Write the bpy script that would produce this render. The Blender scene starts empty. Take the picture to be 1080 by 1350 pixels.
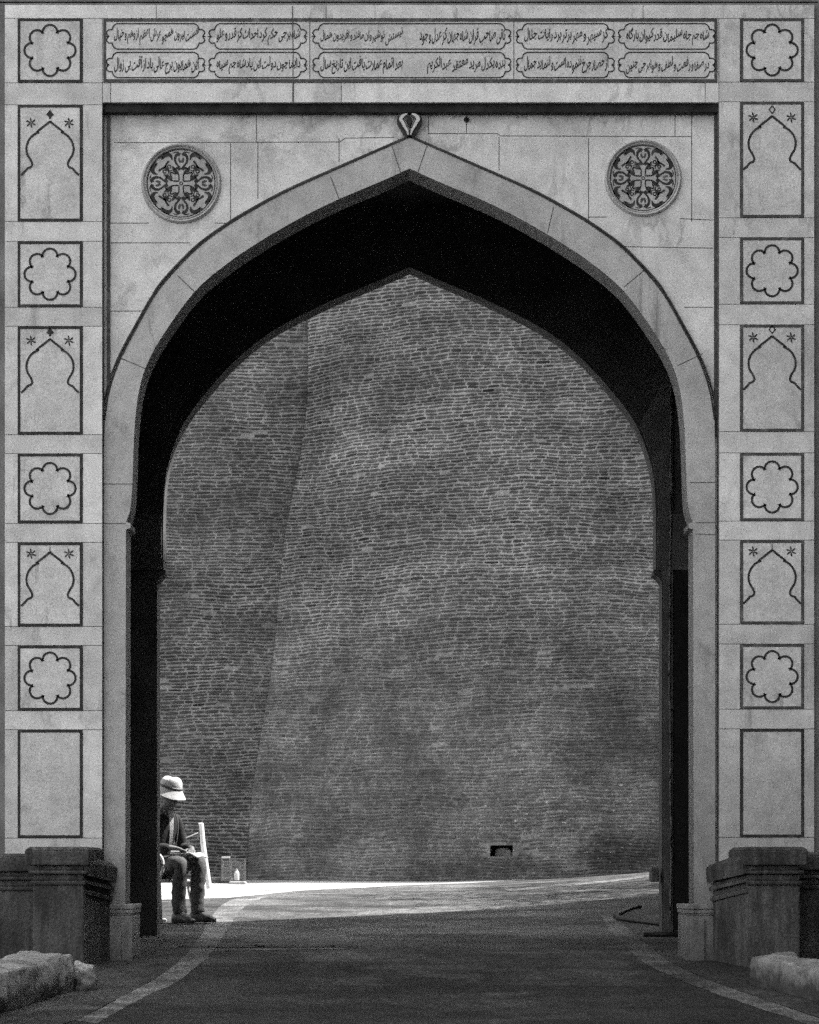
import bpy, bmesh, math, random, unicodedata
from mathutils import Vector, Matrix
from mathutils.geometry import tessellate_polygon
R = math.radians
random.seed(7)
SC = bpy.context.scene
COL = SC.collection

# ------------------------------------------------------------------ camera
CZ = 1.65                     # eye height above the road where the photographer stands
F = 4350.0                    # focal length in photo pixels (photo is 1080 wide)
HY = 1157.0                   # row of the horizon
cam = bpy.data.cameras.new('camera')
cam.sensor_fit = 'HORIZONTAL'
cam.sensor_width = 36.0
cam.lens = F / 1080 * 36.0
cam.shift_y = (HY - 675.0) / 1080.0
cam.clip_start = 0.1
cam.clip_end = 3000
cam_o = bpy.data.objects.new('camera', cam)
COL.objects.link(cam_o)
cam_o.location = (0, 0, CZ)
cam_o.rotation_euler = (R(90), 0, 0)
SC.camera = cam_o

# ------------------------------------------------------------------ light (black and white photograph: neutral greys)
SUN = Vector((0.549, 0.165, 0.819)).normalized()      # towards the sun: right, slightly behind the gate
world = bpy.data.worlds.new('World')
SC.world = world
world.use_nodes = True
wt = world.node_tree
bg = wt.nodes['Background']
sky = wt.nodes.new('ShaderNodeTexSky')
sky.sky_type = 'NISHITA'
sky.sun_disc = False
sky.sun_elevation = math.asin(SUN.z)
sky.sun_rotation = math.atan2(SUN.x, SUN.y)
sky.dust_density = 2.0
bw = wt.nodes.new('ShaderNodeRGBToBW')
wt.links.new(sky.outputs[0], bw.inputs[0])
wt.links.new(bw.outputs[0], bg.inputs['Color'])
bg.inputs['Strength'].default_value = 0.15
sl = bpy.data.lights.new('sun', 'SUN')
sl.energy = 2.9
sl.angle = R(0.5)
sl.color = (1.0, 0.985, 0.965)
so = bpy.data.objects.new('sun', sl)
COL.objects.link(so)
so.location = SUN * 60
so.rotation_euler = SUN.to_track_quat('Z', 'Y').to_euler()
SC.view_settings.view_transform = 'Standard'
SC.view_settings.look = 'None'
SC.view_settings.exposure = 1.82
SC.view_settings.gamma = 1.0
SC.cycles.max_bounces = 8
SC.cycles.diffuse_bounces = 5
SC.cycles.use_adaptive_sampling = True
SC.cycles.adaptive_threshold = 0.028
SC.cycles.adaptive_min_samples = 24
SC.cycles.use_denoising = False      # the sampling noise stands in for the grain of the film

# ------------------------------------------------------------------ helpers
def X(px, d): return (px - 540.0) * d / F
def Z(py, d): return CZ + (HY - py) * d / F

def sstep(a, b, t):
    t = max(0.0, min(1.0, (t - a) / (b - a)))
    return t * t * (3 - 2 * t)

GK = [(-60, -1.65), (0, -1.65), (12, -1.35), (20.2, -.90), (25, -.62), (29, -.52), (31, -.435),
      (36, -.25), (42, -.066), (45, -.035), (60, 0.0), (400, 0.0)]
def _g(d):
    for (a, za), (b, zb) in zip(GK, GK[1:]):
        if d <= b:
            return za + (zb - za) * (d - a) / (b - a)
    return GK[-1][1]
def G(x, d):
    z = sum(_g(d + o) for o in (-1.2, -.8, -.4, 0, .4, .8, 1.2)) / 7
    t = sstep(27, 33, d) * (1 - sstep(50, 60, d))
    if x > 0: z += 0.014 * min(x, 4.0) ** 2 * t
    return CZ + z
def hit(px, py):
    """where the line of sight through a photo point meets the ground"""
    d = 12.0
    while d < 46:
        x = X(px, d)
        if G(x, d) >= Z(py, d): break
        d += .02
    return X(px, d), d

def spline(pts, n=8):
    """Catmull-Rom through 2-D points"""
    out = []
    P = [pts[0]] + list(pts) + [pts[-1]]
    for i in range(1, len(P) - 2):
        p0, p1, p2, p3 = P[i - 1], P[i], P[i + 1], P[i + 2]
        for k in range(n):
            t = k / n
            out.append(tuple(.5 * (2 * p1[j] + (p2[j] - p0[j]) * t + (2 * p0[j] - 5 * p1[j] + 4 * p2[j] - p3[j]) * t * t
                             + (3 * p1[j] - p0[j] - 3 * p2[j] + p3[j]) * t ** 3) for j in range(len(p1))))
    out.append(tuple(pts[-1]))
    return out

class MB:
    def __init__(s):
        s.v = []; s.f = []; s.m = []; s.t = []; s.uv = None
    def face(s, idx, mi=0, tone=0.0):
        s.f.append(tuple(idx)); s.m.append(mi); s.t.append(tone)
    def add(s, vs, fs, mi=0, tone=0.0):
        b = len(s.v); s.v += [tuple(v) for v in vs]
        for f in fs: s.face([b + i for i in f], mi, tone)
    def box(s, x0, x1, y0, y1, z0, z1, mi=0, tone=0.0):
        vs = [(x, y, z) for x in (x0, x1) for y in (y0, y1) for z in (z0, z1)]
        s.add(vs, [(0, 1, 3, 2), (4, 6, 7, 5), (0, 4, 5, 1), (2, 3, 7, 6), (0, 2, 6, 4), (1, 5, 7, 3)], mi, tone)
    def plate(s, loops, d0, d1, mi=0, tone=0.0, side_mi=None):
        """loops of (x,z): outline then holes, from depth d0 (front) back to d1"""
        if side_mi is None: side_mi = mi
        flat = [p for l in loops for p in l]
        tris = tessellate_polygon([[Vector((p[0], p[1], 0)) for p in l] for l in loops])
        n = len(flat); b = len(s.v)
        s.v += [(p[0], d0, p[1]) for p in flat] + [(p[0], d1, p[1]) for p in flat]
        for t in tris:
            s.face([b + i for i in t], mi, tone)
            s.face([b + n + i for i in reversed(t)], mi, tone)
        o = 0
        for l in loops:
            k = len(l)
            for i in range(k):
                j = (i + 1) % k
                s.face((b + o + i, b + o + j, b + n + o + j, b + n + o + i), side_mi, tone)
            o += k
    def stroke(s, pts, w, d0, d1, mi=0, closed=False):
        """inlaid line following (x,z) points; w is a width or one width per point"""
        n = len(pts)
        if n < 2: return
        ws = w if isinstance(w, (list, tuple)) else [w] * n
        L = []; Rr = []
        for i in range(n):
            if closed: a, c = pts[i - 1], pts[(i + 1) % n]
            else: a, c = pts[max(0, i - 1)], pts[min(n - 1, i + 1)]
            p = pts[i]
            d1v = Vector((p[0] - a[0], p[1] - a[1])); d2v = Vector((c[0] - p[0], c[1] - p[1]))
            if d1v.length < 1e-9: d1v = d2v
            if d2v.length < 1e-9: d2v = d1v
            t = d1v.normalized() + d2v.normalized()
            if t.length < 1e-6: t = d1v
            t.normalize()
            k = 1 / max(.55, abs(t.dot(d1v.normalized())))
            nx, nz = -t.y * ws[i] * .5 * k, t.x * ws[i] * .5 * k
            L.append((p[0] + nx, p[1] + nz)); Rr.append((p[0] - nx, p[1] - nz))
        b = len(s.v)
        for i in range(n):
            s.v += [(L[i][0], d0, L[i][1]), (Rr[i][0], d0, Rr[i][1]), (L[i][0], d1, L[i][1]), (Rr[i][0], d1, Rr[i][1])]
        m = n if closed else n - 1
        for i in range(m):
            a = b + 4 * i; c = b + 4 * ((i + 1) % n)
            s.face((a, a + 1, c + 1, c), mi); s.face((a, c, c + 2, a + 2), mi); s.face((a + 1, a + 3, c + 3, c + 1), mi)
        if not closed:
            for e in (b, b + 4 * (n - 1)): s.face((e, e + 1, e + 3, e + 2), mi)
    def tube(s, pts, r, seg=8, mi=0):
        rs = r if isinstance(r, (list, tuple)) else [r] * len(pts)
        b = len(s.v); n = len(pts)
        for i in range(n):
            p = Vector(pts[i]); t = (Vector(pts[min(n - 1, i + 1)]) - Vector(pts[max(0, i - 1)])).normalized()
            u = t.cross(Vector((0, 0, 1)))
            if u.length < 1e-3: u = Vector((1, 0, 0))
            u.normalize(); w = t.cross(u)
            for k in range(seg):
                a = 2 * math.pi * k / seg
                s.v.append(tuple(p + (u * math.cos(a) + w * math.sin(a)) * rs[i]))
        for i in range(n - 1):
            for k in range(seg):
                k2 = (k + 1) % seg
                s.face((b + i * seg + k, b + i * seg + k2, b + (i + 1) * seg + k2, b + (i + 1) * seg + k), mi)
        s.face([b + k for k in range(seg)], mi); s.face([b + (n - 1) * seg + k for k in range(seg)], mi)
    def lathe(s, prof, seg=40, mi=0, axis='Z', c=(0, 0, 0)):
        """profile of (radius, height along the axis)"""
        b = len(s.v); n = len(prof)
        for r, h in prof:
            for k in range(seg):
                a = 2 * math.pi * k / seg
                p = (r * math.cos(a), r * math.sin(a), h) if axis == 'Z' else (r * math.cos(a), h, r * math.sin(a))
                s.v.append((p[0] + c[0], p[1] + c[1], p[2] + c[2]))
        for i in range(n - 1):
            for k in range(seg):
                k2 = (k + 1) % seg
                s.face((b + i * seg + k, b + i * seg + k2, b + (i + 1) * seg + k2, b + (i + 1) * seg + k), mi)
        if prof[0][0] > 1e-6: s.face([b + k for k in range(seg)], mi)
        if prof[-1][0] > 1e-6: s.face([b + (n - 1) * seg + k for k in range(seg)], mi)
    def build(s, name, mats, parent=None, smooth=None, bevel=None, sub=0):
        me = bpy.data.meshes.new(name)
        me.from_pydata(s.v, [], s.f)
        if not isinstance(mats, (list, tuple)): mats = [mats]
        for m in mats: me.materials.append(m)
        me.polygons.foreach_set('material_index', s.m)
        if any(s.t):
            at = me.attributes.new('tone', 'FLOAT', 'FACE')
            at.data.foreach_set('value', s.t)
        if s.uv:
            uvl = me.uv_layers.new(name='UVMap')
            for lp in me.loops: uvl.data[lp.index].uv = s.uv[lp.vertex_index]
        bm = bmesh.new(); bm.from_mesh(me)
        bmesh.ops.recalc_face_normals(bm, faces=bm.faces)
        bm.to_mesh(me); bm.free()
        o = bpy.data.objects.new(name, me)
        COL.objects.link(o)
        if parent is not None: o.parent = parent
        if smooth is not None:
            me.polygons.foreach_set('use_smooth', [True] * len(me.polygons))
            if smooth < 180: me.set_sharp_from_angle(angle=R(smooth))
        if bevel:
            b = o.modifiers.new('bevel', 'BEVEL'); b.width = bevel; b.segments = 2; b.limit_method = 'ANGLE'; b.angle_limit = R(40)
        if sub:
            b = o.modifiers.new('subdivision', 'SUBSURF'); b.levels = sub; b.render_levels = sub
        return o

def tag(o, label=None, cat=None, group=None, kind=None):
    if label: o['label'] = label
    if cat: o['category'] = cat
    if group: o['group'] = group
    if kind: o['kind'] = kind
    return o
def empty(name, loc=(0, 0, 0)):
    o = bpy.data.objects.new(name, None); COL.objects.link(o); o.empty_display_size = .2
    o.location = loc
    return o
def at(o, loc):
    """the child was modelled in world coordinates: cancel its parent's offset"""
    o.matrix_parent_inverse = Matrix.Translation(-Vector(loc))
    return o

# ------------------------------------------------------------------ materials
class NT:
    def __init__(s, name):
        s.mat = bpy.data.materials.new(name); s.mat.use_nodes = True
        s.t = s.mat.node_tree; s.p = s.t.nodes['Principled BSDF']
        s.p.inputs['Specular IOR Level'].default_value = .3
    def n(s, typ, **kw):
        nd = s.t.nodes.new(typ)
        for k, v in kw.items(): setattr(nd, k, v)
        return nd
    def link(s, a, b): s.t.links.new(a, b)
    def put(s, sock, v):
        if hasattr(v, 'links') or isinstance(v, bpy.types.NodeSocket): s.link(v, sock)
        else: sock.default_value = v
    def math(s, op, a, b=0.0, c=None, clamp=False):
        nd = s.n('ShaderNodeMath', operation=op, use_clamp=clamp)
        s.put(nd.inputs[0], a); s.put(nd.inputs[1], b)
        if c is not None: s.put(nd.inputs[2], c)
        return nd.outputs[0]
    def mix(s, f, a, b):
        nd = s.n('ShaderNodeMix', data_type='FLOAT')
        s.put(nd.inputs[0], f); s.put(nd.inputs[2], a); s.put(nd.inputs[3], b)
        return nd.outputs[0]
    def ramp(s, v, a, b, lo=0.0, hi=1.0, smooth=True):
        nd = s.n('ShaderNodeMapRange', interpolation_type='SMOOTHSTEP' if smooth else 'LINEAR')
        s.put(nd.inputs[0], v)
        for i, q in enumerate((a, b, lo, hi)): nd.inputs[i + 1].default_value = q
        return nd.outputs[0]
    def noise(s, vec, scale, detail=4, rough=.55, sc=None, loc=None):
        if sc or loc:
            mp = s.n('ShaderNodeMapping')
            s.link(vec, mp.inputs[0])
            if sc: mp.inputs['Scale'].default_value = sc
            if loc: mp.inputs['Location'].default_value = loc
            vec = mp.outputs[0]
        nd = s.n('ShaderNodeTexNoise')
        s.link(vec, nd.inputs['Vector'])
        nd.inputs['Scale'].default_value = scale; nd.inputs['Detail'].default_value = detail; nd.inputs['Roughness'].default_value = rough
        return nd.outputs[0]
    def pos(s): return s.n('ShaderNodeNewGeometry').outputs['Position']
    def color(s, val):
        cb = s.n('ShaderNodeCombineColor')
        for i in range(3): s.link(val, cb.inputs[i])
        s.link(cb.outputs[0], s.p.inputs['Base Color'])
    def bump(s, h, strength=.5, dist=.01):
        nd = s.n('ShaderNodeBump'); nd.inputs['Strength'].default_value = strength; nd.inputs['Distance'].default_value = dist
        s.link(h, nd.inputs['Height']); s.link(nd.outputs[0], s.p.inputs['Normal'])
    def rough(s, r): s.p.inputs['Roughness'].default_value = r

def flat(name, v, rough=.8, var=.25, scale=14, bump=.25, speck=0.0):
    m = NT(name); p = m.pos()
    n = m.noise(p, scale, 5)
    val = m.math('MULTIPLY', m.ramp(n, .25, .75, 1 - var, 1 + var), v)
    if speck:
        val = m.math('MULTIPLY', val, m.ramp(m.noise(p, 130, 1), .3, .7, 1 - speck, 1 + speck))
    m.color(val); m.rough(rough)
    if bump: m.bump(m.noise(p, scale * 3, 4), bump, .01)
    return m.mat

def marble(name, base, stain=.45, speck=.17, seed=0.0, soot=0.0):
    m = NT(name); p = m.pos()
    at_ = m.n('ShaderNodeAttribute', attribute_name='tone').outputs['Fac']
    rnd = m.n('ShaderNodeObjectInfo').outputs['Random']
    big = m.noise(p, 1.3, 5, .6, loc=(seed, 0, 0))
    cloud = m.noise(p, 6.0, 6, .65, loc=(seed, 3, 0))
    # grey veins that wander across the stone
    vn = m.noise(p, 2.2, 6, .6, sc=(1, 1, .45), loc=(seed, 7, 1))
    vein = m.ramp(m.math('ABSOLUTE', m.math('SUBTRACT', vn, .5)), 0.0, .035, 1.0, 0.0)
    veinmask = m.ramp(m.noise(p, 1.7, 2, loc=(4, seed, 0)), .45, .7)
    # rain streaks
    st = m.ramp(m.noise(p, 9.0, 4, .6, sc=(1, 1, .09)), .52, .74)
    stmask = m.ramp(m.noise(p, .9, 3, loc=(seed, 0, 9)), .42, .68)
    spot = m.ramp(m.noise(p, 26, 3, .7), .66, .78)
    fine = m.noise(p, 85, 3, .8)
    v = m.ramp(big, .25, .75, .86, 1.10)
    v = m.math('MULTIPLY', v, m.ramp(cloud, .28, .72, .84, 1.1))
    v = m.math('MULTIPLY', v, m.math('SUBTRACT', 1.0, m.math('MULTIPLY', m.math('MULTIPLY', vein, veinmask), .36)))
    v = m.math('MULTIPLY', v, m.math('SUBTRACT', 1.0, m.math('MULTIPLY', m.math('MULTIPLY', st, stmask), stain)))
    v = m.math('MULTIPLY', v, m.math('SUBTRACT', 1.0, m.math('MULTIPLY', spot, .34)))
    v = m.math('MULTIPLY', v, m.ramp(fine, .3, .7, 1 - speck * 1.35, 1 + speck * 1.35))
    # rising damp and splashed dirt on the lowest courses
    zz = m.n('ShaderNodeSeparateXYZ'); m.link(p, zz.inputs[0])
    damp = m.ramp(m.math('ADD', zz.outputs[2], m.math('MULTIPLY', m.math('SUBTRACT', big, .5), 1.2)), 1.0, 3.2, .74, 1.0)
    v = m.math('MULTIPLY', v, damp)
    foot = m.ramp(m.math('ADD', zz.outputs[2], m.math('MULTIPLY', m.math('SUBTRACT', m.noise(p, 5, 5, .7, sc=(1, 1, .5)), .5), 1.1)), .95, 1.75, .38, 1.0)
    v = m.math('MULTIPLY', v, foot)
    drip = m.math('MULTIPLY', m.ramp(m.noise(p, 14, 4, .7, sc=(1, 1, .05), loc=(seed, 2, 2)), .55, .7), m.ramp(m.noise(p, 2.0, 3, .6, loc=(1, seed, 1)), .5, .66))
    v = m.math('MULTIPLY', v, m.math('SUBTRACT', 1.0, m.math('MULTIPLY', drip, .3)))
    # darker towards the lower right of the gate
    lower_right = m.math('MULTIPLY', m.ramp(zz.outputs[0], .8, 2.4), m.ramp(m.math('ADD', zz.outputs[2], m.math('MULTIPLY', cloud, 1.0)), 1.6, 5.2, 1.0, 0.0))
    v = m.math('MULTIPLY', v, m.math('SUBTRACT', 1.0, m.math('MULTIPLY', lower_right, .32)))
    # hairline cracks and chips
    ck = m.ramp(m.math('ABSOLUTE', m.math('SUBTRACT', m.noise(p, 3.1, 3, .55, loc=(seed, 1, 14)), .5)), 0.0, .004, 1.0, 0.0)
    v = m.math('MULTIPLY', v, m.math('SUBTRACT', 1.0, m.math('MULTIPLY', m.math('MULTIPLY', ck, m.ramp(m.noise(p, 1.1, 2, loc=(seed, 6, 2)), .52, .6)), .35)))
    if soot:
        sm = m.ramp(m.noise(p, 2.6, 6, .7, sc=(1, 1, 1.8), loc=(2, 0, 5)), .48, .68)
        hi = m.ramp(zz.outputs[2], 6.72, 7.35)
        lf = m.ramp(zz.outputs[0], -.2, .6, 1.0, .15)
        v = m.math('MULTIPLY', v, m.math('SUBTRACT', 1.0, m.math('MULTIPLY', m.math('MULTIPLY', m.math('MULTIPLY', sm, hi), lf), soot)))
    v = m.math('MULTIPLY', v, m.math('ADD', 1.0, m.math('ADD', at_, m.math('MULTIPLY', m.math('SUBTRACT', rnd, .5), .12))))
    m.color(m.math('MULTIPLY', v, base)); m.rough(.62)
    m.bump(m.math('ADD', m.noise(p, 40, 5, .65), m.math('MULTIPLY', cloud, 1.5)), .22, .008)
    return m.mat

def brick(name, dark, light, bast=True):
    m = NT(name); p = m.pos()
    uv = m.n('ShaderNodeUVMap', uv_map='UVMap').outputs[0]
    s = m.n('ShaderNodeSeparateXYZ'); m.link(uv, s.inputs[0])
    u, v = s.outputs[0], s.outputs[1]
    w1 = m.noise(uv, .16, 2); w2 = m.noise(uv, .75, 2, loc=(9, 4, 0)); w3 = m.noise(uv, 2.6, 3, .6, loc=(3, 14, 0)); w4 = m.noise(uv, .5, 2, loc=(21, 2, 0))
    vc = m.n('ShaderNodeCombineXYZ'); m.link(v, vc.inputs[1])
    wv = m.noise(vc.outputs[0], .55, 2)      # courses of uneven height
    v2 = m.math('ADD', v, m.math('MULTIPLY', m.math('SUBTRACT', w1, .5), 1.6))
    v2 = m.math('ADD', v2, m.math('MULTIPLY', m.math('SUBTRACT', wv, .5), 1.3))
    v2 = m.math('ADD', v2, m.math('MULTIPLY', m.math('SUBTRACT', w2, .5), .34))
    v2 = m.math('ADD', v2, m.math('MULTIPLY', m.math('SUBTRACT', w3, .5), .34))
    row = m.math('FLOOR', v2)
    wn = m.n('ShaderNodeTexWhiteNoise', noise_dimensions='1D'); m.link(row, wn.inputs['W'])
    u2 = m.math('ADD', u, m.math('MULTIPLY', wn.outputs[0], 3.1))
    u2 = m.math('ADD', u2, m.math('MULTIPLY', m.math('SUBTRACT', w4, .5), 3.2))
    u2 = m.math('ADD', u2, m.math('MULTIPLY', m.math('SUBTRACT', w3, .5), .55))
    cx = m.n('ShaderNodeCombineXYZ'); m.link(u2, cx.inputs[0]); m.link(v2, cx.inputs[1])
    b = m.n('ShaderNodeTexBrick', offset=.5, offset_frequency=2, squash=1.25, squash_frequency=3)
    m.link(cx.outputs[0], b.inputs['Vector'])
    b.inputs['Color1'].default_value = (0, 0, 0, 1); b.inputs['Color2'].default_value = (1, 1, 1, 1); b.inputs['Mortar'].default_value = (.5, .5, .5, 1)
    b.inputs['Scale'].default_value = 1; b.inputs['Mortar Size'].default_value = .21; b.inputs['Mortar Smooth'].default_value = .5
    b.inputs['Brick Width'].default_value = 3.7; b.inputs['Row Height'].default_value = 1.0
    tint = m.n('ShaderNodeRGBToBW'); m.link(b.outputs['Color'], tint.inputs[0]); tint = tint.outputs[0]
    mort = b.outputs['Fac']
    er = m.noise(uv, 1.5, 4, .65, loc=(5, 5, 0))
    mort = m.math('MULTIPLY', mort, m.ramp(er, .3, .6, .45, 1.0), clamp=True)
    sp = m.n('ShaderNodeSeparateXYZ'); m.link(p, sp.inputs[0])
    # worn, dusty zones where bricks and mortar lose their contrast
    wear = m.noise(p, .55, 5, .6, loc=(2, 0, 0))
    if bast:
        hgt = m.ramp(m.math('ADD', sp.outputs[2], m.math('MULTIPLY', m.math('SUBTRACT', wear, .5), 4)), 3.0, 6.4, .55, 0.0)
    else:
        hgt = m.ramp(wear, .4, .7, .55, .05)
    bright = m.mix(tint, dark, dark * 1.7)
    bright = m.math('MULTIPLY', bright, m.ramp(m.noise(uv, .9, 4, .7, loc=(1, 30, 0)), .25, .75, .72, 1.28))
    deep = m.ramp(m.math('ADD', tint, m.math('MULTIPLY', m.noise(uv, .12, 3), 1.1)), 1.34, 1.44)
    bright = m.math('MULTIPLY', bright, m.math('SUBTRACT', 1.0, m.math('MULTIPLY', deep, .5)))
    # lower edge of each brick darkened as its shaded underside
    frac = m.math('FRACT', v2)
    low = m.ramp(frac, .12, .5, .68, 1.08)
    bright = m.math('MULTIPLY', bright, low)
    col = m.mix(mort, bright, m.math('MULTIPLY', m.ramp(er, .3, .7, .8, 1.2), light))
    avg = dark * 1.3 + light * .22
    col = m.mix(hgt, col, avg)
    big = m.noise(p, .8, 5, .62, loc=(0, 0, 4))
    col = m.math('MULTIPLY', col, m.ramp(big, .3, .7, .68, 1.3))
    # courses washed by run-off: broad darker bands
    band = m.noise(p, 1.1, 4, .6, sc=(.35, .35, 2.2), loc=(0, 0, 11))
    col = m.math('MULTIPLY', col, m.ramp(band, .3, .7, .82, 1.14))
    if bast:
        # damp black patch low down on the right, and lime bloom beside it
        dx = m.math('MULTIPLY', m.math('SUBTRACT', sp.outputs[0], 2.75), 1.5); dz = m.math('MULTIPLY', m.math('SUBTRACT', sp.outputs[2], 1.95), 3.4)
        r2 = m.math('SQRT', m.math('ADD', m.math('MULTIPLY', dx, dx), m.math('MULTIPLY', dz, dz)))
        r2 = m.math('ADD', r2, m.math('MULTIPLY', m.math('SUBTRACT', m.noise(p, 2.4, 5, .65), .5), 1.6))
        col = m.math('MULTIPLY', col, m.ramp(r2, .55, 1.05, .55, 1.0))
        lx = m.math('MULTIPLY', m.math('SUBTRACT', sp.outputs[0], 2.15), .75); lz = m.math('MULTIPLY', m.math('SUBTRACT', sp.outputs[2], 2.5), 1.1)
        l2 = m.math('SQRT', m.math('ADD', m.math('MULTIPLY', lx, lx), m.math('MULTIPLY', lz, lz)))
        bloom = m.math('MULTIPLY', m.ramp(l2, .3, 1.2, 1.0, 0.0), m.ramp(m.noise(p, 9, 5, .7, sc=(1, 1, 2.2)), .5, .72))
        col = m.math('ADD', col, m.math('MULTIPLY', bloom, .13))
        ch = m.math('MULTIPLY', m.ramp(l2, .6, 1.5, 1.0, 0.0), m.ramp(m.noise(p, 19, 2, .6, sc=(.7, .7, 1.6), loc=(4, 4, 4)), .70, .735))
        col = m.math('ADD', col, m.math('MULTIPLY', ch, .45))
    fine = m.noise(p, 62, 3, .75)
    col = m.math('MULTIPLY', col, m.ramp(fine, .32, .68, .72, 1.28))
    fleck = m.ramp(m.noise(p, 30, 1, .5, sc=(.6, .6, 1.2), loc=(8, 8, 1)), .775, .79)
    col = m.math('ADD', col, m.math('MULTIPLY', fleck, .3))
    m.color(col); m.rough(.92)
    hgt_ = m.math('SUBTRACT', m.math('MULTIPLY', w3, .5), m.math('MULTIPLY', mort, .9))
    m.bump(m.math('ADD', hgt_, m.math('MULTIPLY', er, .6)), .55, .03)
    return m.mat

def masonry(name, v, worn_to, mortar, bast):
    """old brick or its mortar: soot, dusty film and run-off laid over the whole wall"""
    m = NT(name); p = m.pos()
    sp = m.n('ShaderNodeSeparateXYZ'); m.link(p, sp.inputs[0])
    tone = m.n('ShaderNodeAttribute', attribute_name='tone').outputs['Fac']
    c = m.math('MULTIPLY', m.math('ADD', 1.0, tone), v)
    wear = m.noise(p, .8, 5, .65, loc=(2, 0, 0)); w2 = m.noise(p, 5, 4, .7, loc=(1, 5, 0))
    if bast: wz = m.ramp(m.math('ADD', sp.outputs[2], m.math('MULTIPLY', m.math('SUBTRACT', wear, .5), 5)), 2.8, 6.4, .78, 0.0)
    else: wz = m.ramp(wear, .42, .66, .5, .0)
    wz = m.math('MULTIPLY', wz, m.ramp(w2, .3, .65, .45, 1.25), clamp=True)
    c = m.mix(wz, c, worn_to)
    c = m.math('MULTIPLY', c, m.ramp(m.noise(p, 1.0, 5, .65, loc=(0, 0, 4)), .3, .7, .64, 1.34))
    c = m.math('MULTIPLY', c, m.ramp(m.noise(p, 1.3, 4, .65, sc=(.3, .3, 2.4), loc=(0, 0, 11)), .3, .7, .78, 1.2))
    c = m.math('MULTIPLY', c, m.ramp(m.noise(p, 11, 4, .75), .3, .7, .74, 1.26))
    c = m.math('MULTIPLY', c, m.ramp(m.noise(p, 55, 3, .8), .3, .7, .74, 1.26))
    if bast:
        dx = m.math('MULTIPLY', m.math('SUBTRACT', sp.outputs[0], 2.8), 1.5); dz = m.math('MULTIPLY', m.math('SUBTRACT', sp.outputs[2], 2.0), 3.6)
        r2 = m.math('SQRT', m.math('ADD', m.math('MULTIPLY', dx, dx), m.math('MULTIPLY', dz, dz)))
        r2 = m.math('ADD', r2, m.math('MULTIPLY', m.math('SUBTRACT', m.noise(p, 2.4, 5, .7), .5), 1.8))
        c = m.math('MULTIPLY', c, m.ramp(r2, .55, 1.1, .42, 1.0))
        lx = m.math('MULTIPLY', m.math('SUBTRACT', sp.outputs[0], 1.9), .8); lz = m.math('MULTIPLY', m.math('SUBTRACT', sp.outputs[2], 2.45), 1.2)
        l2 = m.math('SQRT', m.math('ADD', m.math('MULTIPLY', lx, lx), m.math('MULTIPLY', lz, lz)))
        bl = m.math('MULTIPLY', m.ramp(l2, .3, 1.3, 1.0, 0.0), m.ramp(m.noise(p, 9, 5, .7, sc=(1, 1, 2.2)), .48, .7))
        c = m.math('ADD', c, m.math('MULTIPLY', bl, .17 if mortar else .06))
        ch = m.math('MULTIPLY', m.ramp(l2, .5, 1.6, 1.0, 0.0), m.ramp(m.noise(p, 17, 2, .6, sc=(.7, .7, 1.6), loc=(4, 4, 4)), .68, .71))
        c = m.math('ADD', c, m.math('MULTIPLY', ch, .45))
    fl = m.ramp(m.noise(p, 26, 1, .5, sc=(.6, .6, 1.2), loc=(8, 8, 1)), .775, .79)
    c = m.math('ADD', c, m.math('MULTIPLY', fl, .3))
    m.color(c); m.rough(.95)
    m.bump(m.math('ADD', m.noise(p, 30, 4, .7), m.math('MULTIPLY', m.noise(p, 7, 3), 2.0)), .6, .012)
    return m.mat

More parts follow.
